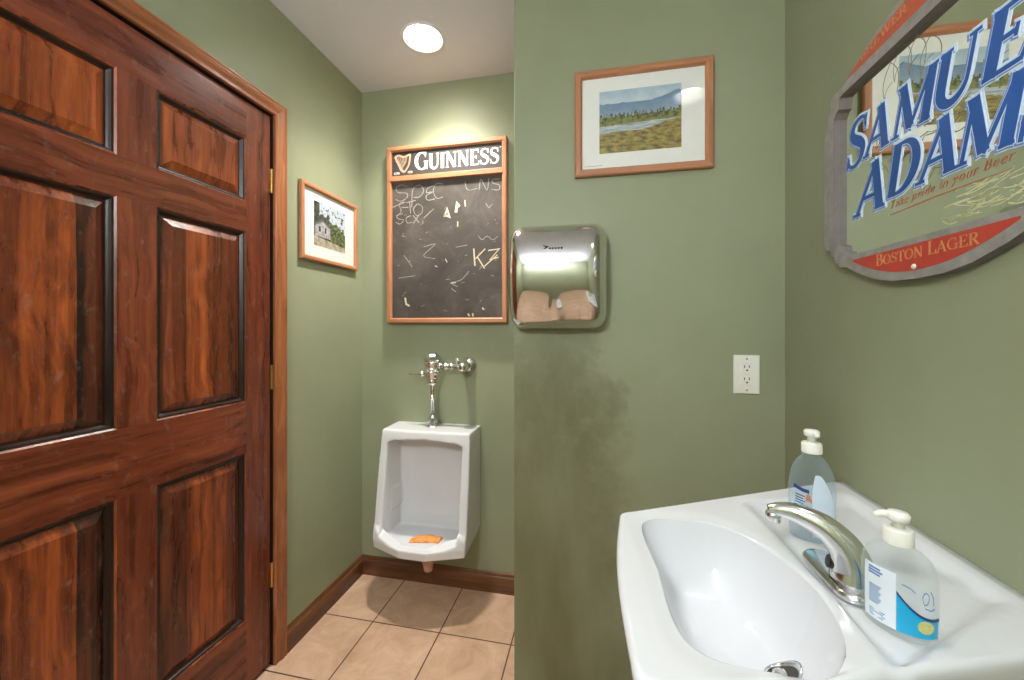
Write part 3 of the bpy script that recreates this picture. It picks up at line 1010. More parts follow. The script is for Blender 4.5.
def house_view(u, v):
    e = nz(u, v, 9, 2)
    if v > .86 - .38 * u + .14 * nz(u, v, 8, 1) and not (u < .16):
        if nz(u, v, 13, 6) < .28:
            return lerp(srgb(226, 230, 238), srgb(196, 206, 222), v)[:3]
    # house
    if .04 < u < .50 and .22 < v < .62:
        roof = .50 + .13 * (1 - abs(u - .27) / .24)
        if v < roof:
            if v > roof - .05:
                return srgb(112, 108, 118)[:3]
            if .14 < u < .2 and .34 < v < .46 or .32 < u < .38 and .34 < v < .46:
                return srgb(58, 58, 66)[:3]
            return lerp(srgb(196, 192, 194), srgb(160, 154, 154), .5 + e)[:3]
    if v < .22 - .1 * u:
        return lerp(srgb(196, 184, 164), srgb(150, 140, 124), .5 + e)[:3]
    g = min(1, max(0, .45 + nz(u, v, 16, 4) * 1.1))
    return lerp(srgb(34, 46, 30), srgb(128, 140, 92) if u > .45 else srgb(98, 100, 92), g)[:3]

def picture(name, label, fr, u0, u1, v0, v1, w, mh, mv, art, pu0, pu1, pv0, pv1, view, base, nx, ny, caption=None):
    t = thing(name, label, 'framed picture', base, 'framed photographs')
    frame4(t, fr, u0, u1, v0, v1, w, .001, .018, mh, mv)
    bm = BM()
    prism(bm, [(u0 + w - .004, v0 + w - .004), (u1 - w + .004, v0 + w - .004), (u1 - w + .004, v1 - w + .004), (u0 + w - .004, v1 - w + .004)], fr, .002, .006)
    board = obj('mat_board', bm, M['mat_board'], t)
    bm = BM()
    lay = bm.loops.layers.color.new('Col')
    vs = [[bm.verts.new(fr(pu0 + (pu1 - pu0) * i / nx, pv0 + (pv1 - pv0) * j / ny, .0066)) for j in range(ny + 1)] for i in range(nx + 1)]
    for i in range(nx):
        for j in range(ny):
            f = bm.faces.new((vs[i][j], vs[i + 1][j], vs[i + 1][j + 1], vs[i][j + 1]))
            c = view((i + .5) / nx, (j + .5) / ny)
            # byte colours hold sRGB: encode
            enc = tuple((12.92 * q if q <= .0031308 else 1.055 * q ** (1 / 2.4) - .055) for q in c) + (1,)
            for l in f.loops:
                l[lay] = enc
    obj('photograph', bm, M['print'], t)
    if caption:
        bm = BM()
        cu, cv = caption
        x = cu
        for k in range(9):
            L = random.uniform(.003, .007)
            stroke(bm, [(x, cv), (x + L, cv)], .0014, fr, .0061, .0064)
            x += L + .0016
        obj('caption', bm, M['slot'], board)
    bm = BM()
    prism(bm, [(u0 + w - .003, v0 + w - .003), (u1 - w + .003, v0 + w - .003), (u1 - w + .003, v1 - w + .003), (u0 + w - .003, v1 - w + .003)], fr, .0085, .0095)
    obj('glass', bm, M['glass'], t)
    return t
fp = lambda u, v, n: (u, YP - .002 - n, v)
picture('picture_frame', 'wood framed river and mountain photograph above the steel hand dryer', fp, -.071, .361, 1.757, 2.108, .0245, M['oak_x'], M['oak_z'], None,
        .010, .267, 1.831, 2.037, river_view, (.145, YP, 1.757), 120, 90, caption=(-.040, 1.792))
fl = lambda u, v, n: (XL + .001 + n, u, v)
picture('picture_frame', 'wood framed photograph of a pale house beside the door', fl, 1.386, 1.768, 1.532, 1.850, .020, M['oak_y'], M['oak_z'], None,
        1.468, 1.680, 1.602, 1.790, house_view, (XL, 1.577, 1.532), 80, 72)

# ------------------------------------------------------------------ hand dryer
hd = thing('hand_dryer', 'polished steel automatic hand dryer mounted near the wall end', 'hand dryer', (-.122, YP, 1.253))
cx_, cz_, hw, hh_, dep = -.127, 1.420, .163, .174, .160
bm = BM()
prism(bm, [(cx_ + a, cz_ + b) for a, b in round_rect(hw - .008, hh_ - .008, .05)], lambda u, v, n: (u, YP - n, v), -.002, .012)
obj('back_plate', bm, M['dark_plastic'], hd)
bm = BM()
corner = round_rect(1.0, 1.0, .30, 9)
loop = []
for i, p in enumerate(corner):
    q = corner[(i + 1) % len(corner)]
    m = 26 if math.dist(p, q) > .5 else 1
    loop += [(p[0] + (q[0] - p[0]) * k / m, p[1] + (q[1] - p[1]) * k / m) for k in range(m)]
K = 40
def depth_at(s, a, b):
    # s ring parameter 0 centre .. 1 edge; a, b position -1..1
    # barrel-fronted cover: curved about a level axis, tight rounded ends
    v = b - .04
    d = (max(0.0, 1 - .93 * abs(v) ** 2.0)) ** .5 if v > 0 else (max(0.0, 1 - .78 * abs(v) ** 2.0)) ** .5
    d *= (max(0.0, 1 - abs(a) ** 8)) ** .36
    d *= (max(0.0, 1 - s ** 16)) ** .40
    if b < -.30:      # nozzle: a narrow ridge that widens towards the bottom edge, hollows beside it
        k = min(1, (-b - .30) / .6)
        wd = .06 + .12 * k
        e = (1 - s ** 10)
        d += .075 * k * math.exp(-(a / wd) ** 2) * e
        d -= .05 * k * (math.exp(-((abs(a) - .50) / .24) ** 2)) * e
    return d
rings = []
rings.append([(cx_ + a * hw, YP - .004, cz_ + b * hh_) for a, b in loop])
for k in range(K + 1):
    s = 1 - (k / K) ** 1.6 * .985 if k else 1.0
    s = math.cos(k / K * PI / 2) if k < K else .015
    s = max(s, .015)
    # hold the section nearly full while the depth grows, so sides are tight and corners round
    r = []
    for a, b in loop:
        aa, bb_ = a * s, b * s
        d = depth_at(s, aa, bb_)
        r.append((cx_ + aa * hw, YP - .012 - (dep - .012) * d, cz_ + bb_ * hh_))
    rings.append(r)
loft(bm, rings, cap0=False, cap1=True)
cov = obj('cover', bm, M['steel'], hd, smooth=True)
bm = BM()
yf = YP - dep * .985 - .0015
def fdry(u, v, n):
    b = (v - cz_) / hh_
    a = (u - cx_) / hw
    d = depth_at(max(abs(a), abs(b)), a, b)
    return (u, YP - .012 - (dep - .012) * d - .0004 - n, v)
lx, lz = -.135, 1.497
stroke(bm, [(lx - .026, lz + .008), (lx - .012, lz + .004), (lx - .018, lz), (lx - .024, lz - .003)], [.002, .004, .004, .001], fdry)
for k in range(5):
    stroke(bm, [(lx - .008 + k * .009, lz - .002), (lx - .002 + k * .009, lz - .002)], .0055, fdry)
obj('logo', bm, M['dark_plastic'], cov)
# ------------------------------------------------------------------ outlet
ot = thing('wall_outlet', 'white duplex wall outlet with its cover plate above the sink corner', 'outlet', (.4585, YP, 1.044))
fo = lambda u, v, n: (.4585 + u, YP - n, 1.105 + v)
bm = BM()
loft(bm, [[fo(u * k, v * j, n) for u, v in ((-.0375, -.061), (.0375, -.061), (.0375, .061), (-.0375, .061))] for k, j, n in ((1, 1, 0.0005), (1, 1, .003), (.93, .955, .0062))])
cp = obj('cover_plate', bm, M['white_plastic'], ot, bevel=.0015)
bm = BM()
prism(bm, [(-.0175, -.034), (.0175, -.034), (.0175, .034), (-.0175, .034)], fo, .0055, .0078)
rc = obj('receptacle', bm, M['white_plastic'], ot, bevel=.001)
for s in (-1, 1):
    for dx in (-.0072, .0064):
        bm = BM()
        prism(bm, [(dx - .0013, s * .019 + .002), (dx + .0013, s * .019 + .002), (dx + .0013, s * .019 + .010), (dx - .0013, s * .019 + .010)], fo, .007, .0081)
        obj('slot', bm, M['slot'], rc)
    bm = BM()
    prism(bm, [(math.cos(a) * .0028, s * .019 - .0055 + math.sin(a) * .0028) for a in [2 * PI * k / 12 for k in range(12)]], fo, .007, .0081)
    obj('ground_slot', bm, M['slot'], rc)
bm = BM()
for dx in (-.0045, .0045):
    prism(bm, [(dx - .003, -.0022), (dx + .003, -.0022), (dx + .003, .0022), (dx - .003, .0022)], fo, .007, .0086)
obj('button', bm, M['label_white'], rc)
for s in (-1, 1):
    bm = BM()
    lathe(bm, fo(0, s * .049, .0055), (0, -1, 0), [(0, .0034), (.001, .0034), (.0016, .0024)], 12)
    obj('screw', bm, M['grey_steel'], ot)

# ------------------------------------------------------------------ sink
ZR = .888
sk_ = thing('sink', 'white porcelain wall sink under the mirror sign', 'sink', (.567, .80, .72))
Fn, Ff, Bf, Bn = Vector((.036, .414)), Vector((.044, .812)), Vector((.5685, 1.092)), Vector((.5685, .586))
def outline():
    poly = [Fn, Bn, Bf, Ff]
    rad = [.030, .012, .014, .018]
    out = []
    n = 4
    for i in range(n):
        p0, p1, p2 = poly[i - 1], poly[i], poly[(i + 1) % n]
        a = (p0 - p1).normalized()
        b = (p2 - p1).normalized()
        ang = a.angle(b)
        d = rad[i] / math.tan(ang / 2)
        s, e = p1 + a * d, p1 + b * d
        for k in range(9):
            t = k / 8
            out.append(s * (1 - t) ** 2 + p1 * 2 * t * (1 - t) + e * t * t)
        q = poly[(i + 1) % n]
        c = (p1 - q).normalized()
        a2 = (poly[(i + 2) % n] - q).normalized()
        d2 = rad[(i + 1) % n] / math.tan(c.angle(a2) / 2)
        e2 = q + c * d2
        m = 26
        bow = {3: Vector((-.010, 0)), 0: Vector((0, -.009)), 2: Vector((0, .0))}.get(i, Vector((0, 0)))
        for k in range(1, m):
            t = k / m
            out.append(e + (e2 - e) * t + bow * math.sin(PI * t))
    return out
OUT = outline()
def sm(a, b, x):
    t = min(1, max(0, (x - a) / (b - a)))
    return t * t * (3 - 2 * t)
bc = Vector((.205, .632))
def basin_r(x, y):
    dx, dy = x - bc.x, y - bc.y
    ax = .094 if dx > 0 else .114
    by = .174 if dy > 0 else .163
    # the far end of the bowl leans towards the wall
    dxs = dx + (.02 * dy / .17 if dy > 0 else 0)
    n = 2.2 if dx > 0 else 5.0
    return (abs(dxs / ax) ** n + abs(dy / by) ** n) ** (1 / n)
def seg_dist(p, a, b):
    t = max(0, min(1, (p - a).dot(b - a) / (b - a).length_squared))
    return (p - (a + (b - a) * t)).length
def sink_z(x, y):
    p = Vector((x, y))
    r = basin_r(x, y)
    z = 0.0
    # rim eases down towards the bowl
    z -= .0025 * sm(1.22, 1.0, r)
    if r < 1.0:
        z -= .114 * (1 - r ** 4.6) ** .85 + .010 * (1 - r)
    # recessed soap deck behind the bowl
    near = seg_dist(p, Vector((.33, .500)), Vector((.60, .700)))
    side = (p - Vector((.33, .500))).cross(Vector((.27, .200)))
    d = min(.540 - x, 1.00 - y - (.54 - x) * .35, near if side < 0 else -near, x - .305)
    e = sm(0.0, .020, d) * sm(1.04, 1.30, r)
    z -= .0125 * e
    return ZR + z
cen = Vector((.235, .655))
bm = BM()
rings = []
# underside, apron, rolled edge, then the top
def off(k, z):
    r = []
    for p in OUT:
        d = p - cen
        q = p - d.normalized() * k
        r.append((min(q.x, .5685) if k <= 0 else (q.x if p.x < .56 else .5685 - (0 if k < .06 else k * .4)), q.y, z))
    return r
rings.append(off(.15, .742))
rings.append(off(.085, .752))
rings.append(off(.040, .778))
rings.append(off(.018, .815))
rings.append(off(.007, .850))
rings.append(off(.001, .872))
for k in range(1, 6):
    a = k / 5 * PI / 2
    rings.append([(x_, y_, z_ + sink_z(x_, y_) - ZR) for x_, y_, z_ in off(.010 * (1 - math.cos(a)), ZR - .010 + .010 * math.sin(a))])
inner = []
for p in OUT:                       # distance from the bowl's middle to its edge along each spoke
    q0 = p - (p - cen).normalized() * .010
    d = q0 - bc
    lo, hi = 0.0, 1.0
    for _ in range(30):
        m = (lo + hi) / 2
        if basin_r(bc.x + d.x * m, bc.y + d.y * m) < 1.0:
            lo = m
        else:
            hi = m
    inner.append((q0, d, lo))
R1, R2 = 34, 46
def ring_at(fn):
    r = []
    for q0, d, e in inner:
        q = bc + d * fn(e)
        r.append((min(q.x, .5685), q.y, sink_z(q.x, q.y)))
    return r
for k in range(1, R1 + 1):
    rings.append(ring_at(lambda e: 1 + (e - 1) * k / R1))
for k in range(1, R2 + 1):
    q = 1 - (k / R2) ** 1.8
    rings.append(ring_at(lambda e: e * max(q, .006)))
loft(bm, rings)
obj('basin', bm, M['porcelain_sink'], sk_, smooth=True)
# waste in the bowl floor
dxp, dyp = .250, .611
dz = sink_z(dxp, dyp)
bm = BM()
g = .0022
rr = []
for q, up in ((.0225, .0005), (.022, .003), (.0195, .0035), (.0178, .001), (.0168, -.003)):
    rr.append([(dxp + q * math.cos(2 * PI * k / 28), dyp + q * math.sin(2 * PI * k / 28), sink_z(dxp + q * math.cos(2 * PI * k / 28), dyp + q * math.sin(2 * PI * k / 28)) + up) for k in range(28)])
loft(bm, rr, cap0=False, cap1=False)
dr = obj('drain', bm, M['chrome_worn'], sk_, smooth=True)
bm = BM()
loft(bm, [[(dxp + q * math.cos(2 * PI * k / 24), dyp + q * math.sin(2 * PI * k / 24), sink_z(dxp + q * math.cos(2 * PI * k / 24), dyp + q * math.sin(2 * PI * k / 24)) + up) for k in range(24)] for q, up in ((.0175, .0008), (.0005, .0008))])
obj('drain_opening', bm, M['slot'], dr)
bm = BM()
loft(bm, [[(dxp + q * math.cos(2 * PI * k / 20), dyp + q * math.sin(2 * PI * k / 20), sink_z(dxp, dyp) + up) for k in range(20)] for q, up in ((.012, .002), (.0125, .004), (.009, .006), (.002, .0065))])
obj('stopper', bm, M['chrome_worn'], dr, smooth=True)

# ------------------------------------------------------------------ faucet
FX, FY, FZ = .350, .680, .8795
fa = thing('faucet', 'chrome sensor faucet with an arched spout on the sink deck', 'faucet', (FX, FY, FZ))
bm = BM()
def pill(l, w, n=10):
    out = []
    for s in (1, -1):
        for k in range(n + 1):
            a = math.radians(-90 + 180 * k / n)
            out.append((w * math.cos(a) * s * 1.0, s * (l - w) + w * math.sin(a) * s) if False else (s * w * math.sin(math.radians(90 - 180 * k / n)) if False else w * math.cos(PI * k / n + (0 if s > 0 else PI)), s * (l - w) + w * math.sin(PI * k / n + (0 if s > 0 else PI))))
    return out
loft(bm, [[(FX + u, FY + v, FZ + z) for u, v in pill(l, w)] for l, w, z in ((.066, .025, -.0012), (.066, .025, .004), (.062, .021, .009), (.050, .013, .011))])
obj('base_plate', bm, M['chrome_worn'], fa, bevel=.002)
bm = BM()
path = catmull([(.362, .662, .884), (.362, .663, .905), (.354, .667, .930), (.333, .676, .953), (.305, .688, .9645), (.284, .697, .9655), (.268, .704, .961)], 6)
rad = []
for i in range(len(path)):
    k = i / (len(path) - 1)
    rad.append(.0215 * (1 - k) ** 1.1 + .0085)
tube(bm, path, rad, 20, flat=(1.0, (.35, 1, 0)))
obj('spout', bm, M['chrome'], fa, smooth=True)
bm = BM()
lathe(bm, (.2745, .7010, .9610), (-.12, .04, -1), [(0, .0085), (.004, .0112), (.0145, .0112), (.0152, .0085)], 18)
obj('aerator', bm, M['chrome'], fa, smooth=True)
bm = BM()
lathe(bm, (.3385, .672, .9055), (-.93, .1, .25), [(-.006, .0095), (.0035, .0095), (.0045, .0075), (.0048, .001)], 16)
obj('sensor_window', bm, M['dark_plastic'], fa)

# ------------------------------------------------------------------ soap bottles
def oval(a, b, ang, n=40):
    return [(a * math.cos(2 * PI * k / n) * math.cos(ang) - b * math.sin(2 * PI * k / n) * math.sin(ang),
             a * math.cos(2 * PI * k / n) * math.sin(ang) + b * math.sin(2 * PI * k / n) * math.cos(ang)) for k in range(n)]
def bottle_body(bm, cx, cy, z0, prof, ang):
    loft(bm, [[(cx + u, cy + v, z0 + z) for u, v in oval(a, b, ang)] for z, a, b in prof])
def interp(prof, z):
    for (z0, a0, b0), (z1, a1, b1) in zip(prof, prof[1:]):
        if z0 <= z <= z1 and z1 > z0:
            t = (z - z0) / (z1 - z0)
            return a0 + (a1 - a0) * t, b0 + (b1 - b0) * t
    return prof[-1][1:]
def label_fr(cx, cy, z0, prof, ang, face):
    """frame on the bottle: u is an angle in radians from the direction `face`, v height"""
    def fr(u, v, n):
        a, b = interp(prof, v)
        th = face - ang + u
        x, y = math.cos(th), math.sin(th)
        r = 1 / math.sqrt((x / a) ** 2 + (y / b) ** 2) + .0003 + n
        w = th + ang
        return (cx + r * math.cos(w), cy + r * math.sin(w), z0 + v)
    return fr
def label_patch(name, fr, mat, parent, u0, u1, vlo, vhi, nu=22, nv=10, n=.0002):
    bm = BM()
    g = []
    for i in range(nu + 1):
        u = u0 + (u1 - u0) * i / nu
        lo = vlo(i / nu) if callable(vlo) else vlo
        hi = vhi(i / nu) if callable(vhi) else vhi
        g.append([bm.verts.new(fr(u, lo + (hi - lo) * j / nv, n)) for j in range(nv + 1)])
    for i in range(nu):
        for j in range(nv):
            bm.faces.new((g[i][j], g[i + 1][j], g[i + 1][j + 1], g[i][j + 1]))
    return obj(name, bm, mat, parent, smooth=True)
def pump(parent, cx, cy, z, mat, ang, collar_r, collar_h, rise, nozzle):
    bm = BM()
    lathe(bm, (cx, cy, z), (0, 0, 1), [(0, collar_r), (collar_h * .8, collar_r), (collar_h * .95, collar_r * .93), (collar_h, collar_r * .6)], 28)
    obj('collar', bm, mat, parent, smooth=False, bevel=.0008)
    bm = BM()
    z2 = z + collar_h
    lathe(bm, (cx, cy, z2 - .001), (0, 0, 1), [(0, collar_r * .45), (rise, collar_r * .42), (rise + .002, collar_r * .72), (rise + .009, collar_r * .80), (rise + .012, collar_r * .66), (rise + .0128, collar_r * .2)], 24)
    d = Vector((math.cos(ang), math.sin(ang), 0))
    p = Vector((cx, cy, z2 + rise + .006))
    tube(bm, catmull([p, p + d * nozzle * .7, p + d * nozzle + Vector((0, 0, -.004))], 4), [.0050, .0048, .0046, .0044, .0042, .004, .0038, .0036, .0034], 12)
    obj('pump_head', bm, mat, parent, smooth=True)

zb = sink_z(.372, .80) + .0004
# taller bottle in the far corner
b1 = (.376, .806)
t1 = thing('soap_bottle', 'tall clear blue soap bottle with white pump by the back corner', 'soap bottle', (b1[0], b1[1], zb), 'soap bottles')
A1 = math.radians(-20)
P1 = [(0, .030, .019), (.003, .033, .0215), (.04, .0345, .0225), (.085, .0345, .022), (.110, .0325, .021), (.128, .0275, .019), (.140, .0205, .0165), (.147, .0135, .0132), (.153, .0115, .0115)]
bm = BM(); bottle_body(bm, *b1, zb, P1, A1)
obj('body', bm, M['clear_blue'], t1, smooth=True)
toCam1 = math.atan2(-b1[1], -b1[0])
f1 = label_fr(*b1, zb, P1, A1, toCam1)
label_patch('back_label', f1, M['label_pale_blue'], t1, .04, 1.30, .010, lambda k: .118 - .05 * max(0, (k - .35) / .65) ** 2 - .03 * max(0, (.2 - k) / .2) ** 2)
lab = label_patch('front_label', f1, M['label_aqua'], t1, -1.0, -.12, .030, lambda k: .066 - .004 * k)
bm = BM()
stroke(bm, [(-1.0, .0935), (-.55, .089), (-.15, .0875)], [.006, .006, .006], f1, 0, .0006)
for k in range(4):
    stroke(bm, [(-.9, .080 - k * .0045), (-.4 - .1 * (k % 2), .078 - k * .0045)], .0014, f1, .0, .0006)
obj('label_print', bm, M['label_navy'], t1)
bm = BM()
for k in range(5):
    stroke(bm, [(-.30 + .07 * k, .066), (-.22 + .07 * k, .079 - .0012 * k)], [.05, .06], lambda u, v, n: f1(u, v, n), .0, .0005) if False else None
stroke(bm, [(-.36, .073), (-.25, .078), (-.10, .076), (.02, .071)], [.006, .012, .012, .006], f1, 0, .0008)
obj('label_badge', bm, M['label_rust'], t1)
pump(t1, *b1, zb + .152, M['white_plastic'], math.radians(-80), .0155, .019, .010, .016)

# shorter bottle beside the faucet
b2 = (.371, .590)
t2 = thing('soap_bottle', 'clear soap bottle with cyan wave label in front of the faucet', 'soap bottle', (b2[0], b2[1], zb), 'soap bottles')
A2 = math.radians(-57)
P2 = [(0, .032, .026), (.003, .0355, .0292), (.03, .0365, .0300), (.070, .0365, .0298), (.082, .0350, .029), (.091, .0305, .026), (.097, .0235, .0215), (.101, .0155, .0152), (.106, .0125, .0125)]
bm = BM(); bottle_body(bm, *b2, zb, P2, A2)
obj('body', bm, M['clear_grey'], t2, smooth=True)
toCam2 = math.atan2(-b2[1], -b2[0])
f2 = label_fr(*b2, zb, P2, A2, toCam2)
label_patch('back_label', f2, M['label_white'], t2, -1.20, -.06, .010, .078)
label_patch('front_label', f2, M['label_cyan'], t2, -.05, 1.15, .010, lambda k: .055 - .024 * k - .008 * math.sin(k * PI) , n=.0003)
bm = BM()
cur = [(-.05 + 1.2 * k / 14, .0565 - .024 * k / 14 - .008 * math.sin(k / 14 * PI)) for k in range(15)]
stroke(bm, cur, .003, f2, 0, .0009)
obj('label_wave', bm, M['label_navy'], t2)
bm = BM()
for k in range(3):
    stroke(bm, [(-.98, .0735 - k * .0035), (-.56 + .08 * (k % 2), .0735 - k * .0035)], .0022, f2, .0003, .0008)
for k in range(9):
    stroke(bm, [(-.95, .052 - k * .0026), (-.52 - .05 * (k % 3), .052 - k * .0026)], .0011, f2, .0003, .0008)
for k in range(4):
    stroke(bm, [(-.95, .022 - k * .0026), (-.40 - .06 * (k % 2), .022 - k * .0026)], .0009, f2, .0003, .0008)
obj('label_print', bm, M['label_blue_text'], t2)
bm = BM()
prism(bm, [(.72 + .22 * math.cos(a), .0235 + .0075 * math.sin(a)) for a in [2 * PI * k / 18 for k in range(18)]], f2, .0002, .0012)
obj('label_badge', bm, M['label_gold'], t2)
bm = BM()
for pts_ in ([(.62, .058), (.70, .064), (.80, .061), (.78, .053), (.68, .050), (.62, .058)], [(.85, .066), (.92, .060), (.95, .050)], [(.45, .062), (.30, .066), (.10, .068)], [(.70, .046), (.85, .044), (.98, .046)]):
    stroke(bm, [(v.x, v.y) for v in catmull([(a, b, 0) for a, b in pts_], 4)], .0012, f2, .0, .0006)
obj('label_outline', bm, M['label_blue_text'], t2)
pump(t2, *b2, zb + .104, M['white_plastic'], math.radians(160), .0150, .020, .008, .022)

# ------------------------------------------------------------------ mirror sign
SYc = .83
sg = thing('mirror_sign', 'mirrored brewery sign with blue lettering on the right wall', 'sign', (XR, SYc, 1.337))
fs = lambda u, v, n: (.549 - n, SYc - u, v)       # front face of the frame; u runs towards the viewer's right
half = [(0, 1.337), (.056, 1.339), (.106, 1.348), (.161, 1.368), (.199, 1.387), (.226, 1.389), (.230, 1.400), (.243, 1.402), (.246, 1.418), (.258, 1.420), (.262, 1.436), (.276, 1.438), (.288, 1.452),
        (.288, 1.731), (.276, 1.747), (.270, 1.764), (.262, 1.768), (.258, 1.796), (.246, 1.799), (.214, 1.799), (.169, 1.819), (.106, 1.844), (.04, 1.857), (0, 1.860)]
outer = [(a, b) for a, b in half] + [(-a, b) for a, b in reversed(half[1:-1])]
hh2 = [(.210, 1.410), (.214, 1.424), (.228, 1.426), (.232, 1.440), (.250, 1.446), (.250, 1.740), (.240, 1.752), (.230, 1.756), (.226, 1.781), (.212, 1.783)]
inner = [(a, b) for a, b in hh2] + [(-a, b) for a, b in reversed(hh2)]
bm = BM()
plate_with_holes(bm, outer, [inner], fs, -.0165, 0.0)
for f in bm.faces:
    f.normal_update()
    if abs(f.normal.x) < .5:
        f.material_index = 1
fr_o = obj('frame', bm, [M['silver_border'], M['board_core']], sg)
bm = BM()
prism(bm, [(-.262, 1.405), (.262, 1.405), (.262, 1.790), (-.262, 1.790)], fs, -.0175, -.0140)
mir = obj('mirror', bm, M['mirror'], sg)
def crescent(lo, hi, x0, n=24):
    us = [-x0 + 2 * x0 * k / n for k in range(n + 1)]
    return [(u, lo(u)) for u in us] + [(u, hi(u)) for u in reversed(us)]
bot = lambda u: 1.352 + .044 * (abs(u) / .178) ** 2
top = lambda u: 1.846 - .036 * (abs(u) / .19) ** 1.7
bm = BM()
prism(bm, crescent(bot, lambda u: 1.3985, .176), fs, .0, .0005)
rb = obj('red_band', bm, M['sign_red'], sg)
bm = BM()
prism(bm, crescent(lambda u: 1.806, lambda u: max(1.8065, top(u)), .200), fs, .0, .0005)
rt = obj('red_band', bm, M['sign_orange'], sg)
fl_ = lambda u, v, n: fs(u, v, n + .0005)
bm = BM()
s_ = 'BOSTON LAGER'
hs = [1.25 if i in (0, 7) else 1.0 for i in range(len(s_))]
W = sum(GL[c][0] * k for c, k in zip(s_, hs))
letters(bm, s_, fl_, lambda x, y: (-.103 + x, 1.3735 + y), .222 / W, .0185, heights=hs, bold=.8)
obj('lettering', bm, M['sign_gold'], rb)
bm = BM()
s_ = 'BREWER - PATRIOT'
W = text_width(s_)
def on_arc(x, y):
    u = -.150 + x
    return (u, 1.8115 + .012 * (1 - (u / .17) ** 2) + y)
letters(bm, s_, fl_, on_arc, .300 / W, .016, bold=.8)
obj('lettering', bm, M['sign_gold'], rt)
for u in (-.004,):
    bm = BM()
    lathe(bm, fs(u, 1.3585, .0003), (-1, 0, 0), [(0, .0048), (.0015, .0048), (.003, .0034), (.0034, .0008)], 14)
    obj('screw', bm, M['white_plastic'], sg, label='white painted screw head in the lower red band')
    bm = BM()
    lathe(bm, fs(u, 1.8385, .0003), (-1, 0, 0), [(0, .0048), (.0015, .0048), (.003, .0034), (.0034, .0008)], 14)
    obj('screw', bm, M['white_plastic'], sg, label='white painted screw head in the upper red band')

fm = lambda u, v, n: fs(u, v, n - .0140)
def sign_word(word, xs, z0, caph, big_last=0.0, slant=.20):
    """xs: left u of each letter and its width; drawn in layers: pale outline, mid shade, blue face"""
    for layer, (grow, n1, key) in enumerate(((.0050, .0004, 'sign_pale'), (.0026, .0008, 'sign_mid'), (.0012, .0011, 'sign_pale'), (-.0002, .0015, 'sign_blue'))):
        bm = BM()
        for c, (u, w, k, dz) in zip(word, xs):
            adv = GL[c][0]
            du = .0022 if key == 'sign_mid' else 0
            letters(bm, c, fm, lambda x, y, u=u, dz=dz, du=du: (u + x - du, z0 + dz + y - du * .4), w / adv, caph * k, grow=grow, n1=n1, slant=slant, bold=1.2)
        yield key, bm
part = {'sign_pale': 'letter_outline', 'sign_mid': 'letter_shade', 'sign_blue': 'letter_face'}
row1 = [(-.229, .066, 1.12, -.006), (-.167, .080, .96, 0), (-.086, .100, .96, 0), (.006, .086, .96, 0), (.096, .072, .96, 0), (.166, .064, .96, 0)]
for key, bm in sign_word('SAMUEL', row1, 1.613, .092):
    obj(part[key], bm, M[key], mir)
row2 = [(-.200, .100, 1.06, -.010), (-.100, .082, 1.0, 0), (-.024, .086, 1.0, 0), (.056, .100, 1.0, 0), (.148, .082, 1.30, -.006)]
for key, bm in sign_word('ADAMS', row2, 1.505, .095):
    obj(part[key], bm, M[key], mir)
font_text('slogan', 'Take pride in your Beer', .0215, M['sign_rust'], fm, -.088, 1.4825, mir, shear=.35, n=.0006, spacing=1.12, thin=-.0001)
bm = BM()
stroke(bm, [(-.085, 1.471), (.02, 1.4735), (.15, 1.471)], [.0008, .0030, .0008], fm)
obj('slogan_rule', bm, M['sign_rust'], mir)
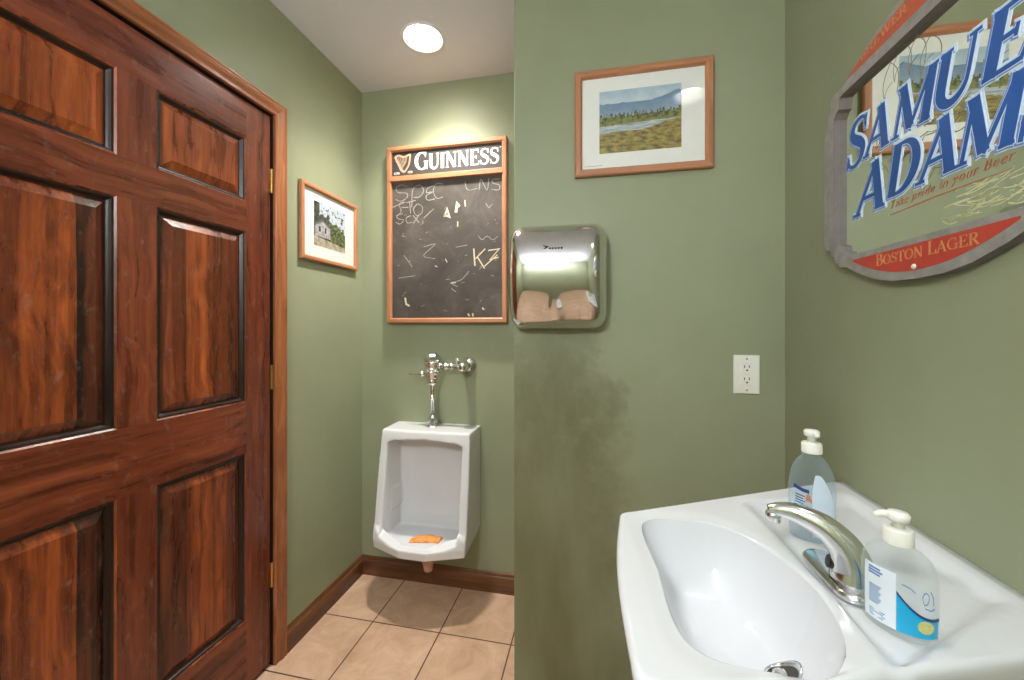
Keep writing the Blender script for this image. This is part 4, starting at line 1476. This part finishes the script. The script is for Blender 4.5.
# engraved grain stalks and hop outlines
random.seed(3)
bm = BM()
def bez(a, b, bend, n=8):
    a, b = Vector(a), Vector(b)
    d = b - a
    nn = Vector((-d.y, d.x)) * bend
    return [tuple(a + d * (k / n) + nn * math.sin(PI * k / n)) for k in range(n + 1)]
for k in range(46):
    u = random.uniform(-.13, .18)
    v = random.uniform(1.55, 1.64)
    L = random.uniform(.02, .05)
    an = random.uniform(.2, 2.6)
    stroke(bm, bez((u, v), (u + L * math.cos(an), v + L * .6 * math.sin(an)), random.uniform(-.25, .25)), random.uniform(.0008, .0018), fm, 0, .0002)
for k in range(26):
    u = random.uniform(-.14, .10)
    stroke(bm, bez((u, 1.512 + random.uniform(-.006, .012)), (u + random.uniform(.015, .035), 1.520 + random.uniform(-.006, .02)), random.uniform(-.2, .2)), .0012, fm, 0, .0002)
for cu, cv, w_, h_ in ((-.085, 1.735, .016, .034), (-.055, 1.755, .02, .03), (-.02, 1.745, .017, .030), (.01, 1.725, .02, .03)):
    stroke(bm, bez((cu - w_, cv - h_), (cu, cv + h_), .18), .0010, fm, 0, .0002)
    stroke(bm, bez((cu + w_, cv - h_), (cu, cv + h_), -.18), .0010, fm, 0, .0002)
    stroke(bm, bez((cu - w_, cv - h_), (cu + w_ * .3, cv - h_ * .2), .25), .0010, fm, 0, .0002)
obj('engraved_stalks', bm, M['etch'], mir, kind='stuff')
bm = BM()
for k in range(44):
    u = random.uniform(.03, .19)
    v = random.uniform(1.422, 1.475)
    stroke(bm, bez((u, v), (u + random.uniform(.02, .06), v + random.uniform(-.008, .014)), random.uniform(-.15, .15)), random.uniform(.0009, .0022), fm, 0, .0002)
obj('engraved_straw', bm, M['etch_pale'], mir, kind='stuff')

# ------------------------------------------------------------------ camera and view
cam = bpy.data.cameras.new('camera')
co = bpy.data.objects.new('camera', cam)
C.objects.link(co)
co.location = (0, 0, 1.25)
co.rotation_euler = (PI / 2, 0, math.atan(.212))
cam.sensor_width = 36
cam.sensor_fit = 'HORIZONTAL'
cam.lens = 398 / 1024 * 36
cam.shift_y = -12 / 1024
cam.clip_start = .01
sc.camera = co

w = bpy.data.worlds.new('world')
sc.world = w
w.use_nodes = True
w.node_tree.nodes['Background'].inputs[0].default_value = (.05, .05, .05, 1)
vs = sc.view_settings
sc.display_settings.display_device = 'sRGB'
vs.view_transform = 'Standard'
vs.look = 'None'
vs.gamma = 1
vs.use_curve_mapping = False
vs.exposure = 1.35
sc.cycles.use_denoising = True
sc.cycles.max_bounces = 12
sc.cycles.sample_clamp_indirect = 6
